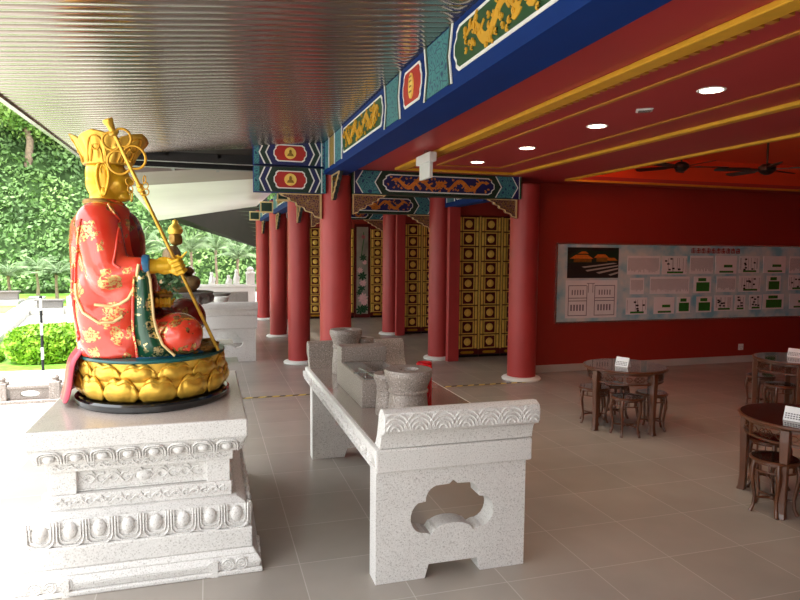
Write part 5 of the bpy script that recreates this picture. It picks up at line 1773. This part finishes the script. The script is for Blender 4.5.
# bushy potted tree between the statues
rn = random.Random(9)
t = thing('bushy_potted_tree', 'dark green bushy potted tree between the big statue and the small one', 'tree', (-.72, 9.0, 0))
MB().lathe([(.2, 0), (.24, .05), (.30, .42), (.33, .45), (.33, .5), (.27, .5), (.25, .44), (0, .43)], 28).build('pot', 'stone_dark', t, smooth=40)
k = MB(); k.tube([(0, 0, .4), (.03, .02, .8), (-.03, 0, 1.15), (.02, 0, 1.5)], [.04, .035, .03, .015], 8)
for i in range(7):
    a = i * .9; k.tube([(0, 0, .8 + i * .08), (.2 * math.cos(a), .2 * math.sin(a), 1.0 + i * .09)], [.015, .008], 6)
k.build('trunk', 'bark', t, smooth=60)
P = []
for i in range(11):
    a = i * 2.4; d_ = .20 * (i % 3) / 2 + .05
    P += bush_pts(260, (d_ * math.cos(a), d_ * math.sin(a), 1.0 + .085 * i), (.20, .20, .14), rn, i, .6)
c_ = MB(); leafquads(c_, P, .065, rn); c_.build('foliage', 'shrub', t)

# unlit far soffit: its shade painted as a dark panel sloping behind the columns
k = MB()
q4 = [(1.9, 22.9, 2.12), (-1.55, 31.0, 3.40), (-3.0, 33.0, 4.3), (1.9, 22.9, 4.2)]
nrm = Vector((.9, .45, 0)) * .2
k.add(q4 + [tuple(Vector(p) + Vector((.15, .25, .12))) for p in q4], [(0, 1, 2, 3), (7, 6, 5, 4), (0, 4, 5, 1), (1, 5, 6, 2), (2, 6, 7, 3), (3, 7, 4, 0)])
t = tag(thing('unlit_soffit', 'unlit far part of the slatted soffit, shade painted dark, left of the columns', 'roof', (1.9, 22.9, 2.12)))
k.build('roof_panel', 'darkroof', t, world=True)
k = MB()
for i in range(1, 14):
    s = i / 14
    a = Vector(q4[0]).lerp(Vector(q4[3]), s) + Vector((-.01, -.02, 0)); b_ = Vector(q4[1]).lerp(Vector(q4[2]), s) + Vector((-.01, -.02, 0))
    k.tube([a, b_], .014, 4)
k.build('slat_joint', 'metal_dark', t, world=True)

# ------------------------------------------------------------------ light
w = bpy.data.worlds.new('World'); SC.world = w; w.use_nodes = True
nt = w.node_tree
bg = nt.nodes['Background']
tc = nt.nodes.new('ShaderNodeTexCoord'); nz = nt.nodes.new('ShaderNodeTexNoise'); nz.inputs['Scale'].default_value = 2.0
rp = nt.nodes.new('ShaderNodeValToRGB'); rp.color_ramp.elements[0].color = (.86, .93, 1, 1); rp.color_ramp.elements[1].color = (1, .99, .96, 1)
nt.links.new(tc.outputs['Generated'], nz.inputs['Vector']); nt.links.new(nz.outputs['Fac'], rp.inputs['Fac']); nt.links.new(rp.outputs['Color'], bg.inputs['Color'])
bg.inputs['Strength'].default_value = 2.7
sun = bpy.data.lights.new('sun', 'SUN'); sun.energy = 4.0; sun.angle = math.radians(4); sun.color = (1, .97, .92)
so_ = bpy.data.objects.new('sun', sun); COL.objects.link(so_)
dirv = Vector((.22, .25, -1)).normalized()       # light travels this way
so_.rotation_euler = dirv.to_track_quat('-Z', 'Y').to_euler()
so_['kind'] = 'structure'

# ------------------------------------------------------------------ camera
F = 635.0
cam = bpy.data.cameras.new('camera'); co = bpy.data.objects.new('camera', cam); COL.objects.link(co)
cam.sensor_fit = 'HORIZONTAL'; cam.sensor_width = 36.0; cam.lens = F / 800.0 * 36.0
cam.clip_start = .05; cam.clip_end = 300
def dcam(px, py): return Vector((px - 400, -(py - 300), -F)).normalized()
Dv = dcam(208, 250); Xv = dcam(2506, 269); Xv = (Xv - Dv * Xv.dot(Dv)).normalized(); Zv = Xv.cross(Dv)
R3 = Matrix((Xv, Dv, Zv))       # rows: world axes in camera coordinates -> maps camera to world
co.matrix_world = Matrix.Translation((0, 0, 2.1)) @ R3.to_4x4()
SC.camera = co
SC.view_settings.view_transform = 'Standard'
try: SC.view_settings.look = 'None'
except Exception: pass
SC.view_settings.gamma = 1.0
SC.view_settings.exposure = 0.72
SC.view_settings.use_curve_mapping = False
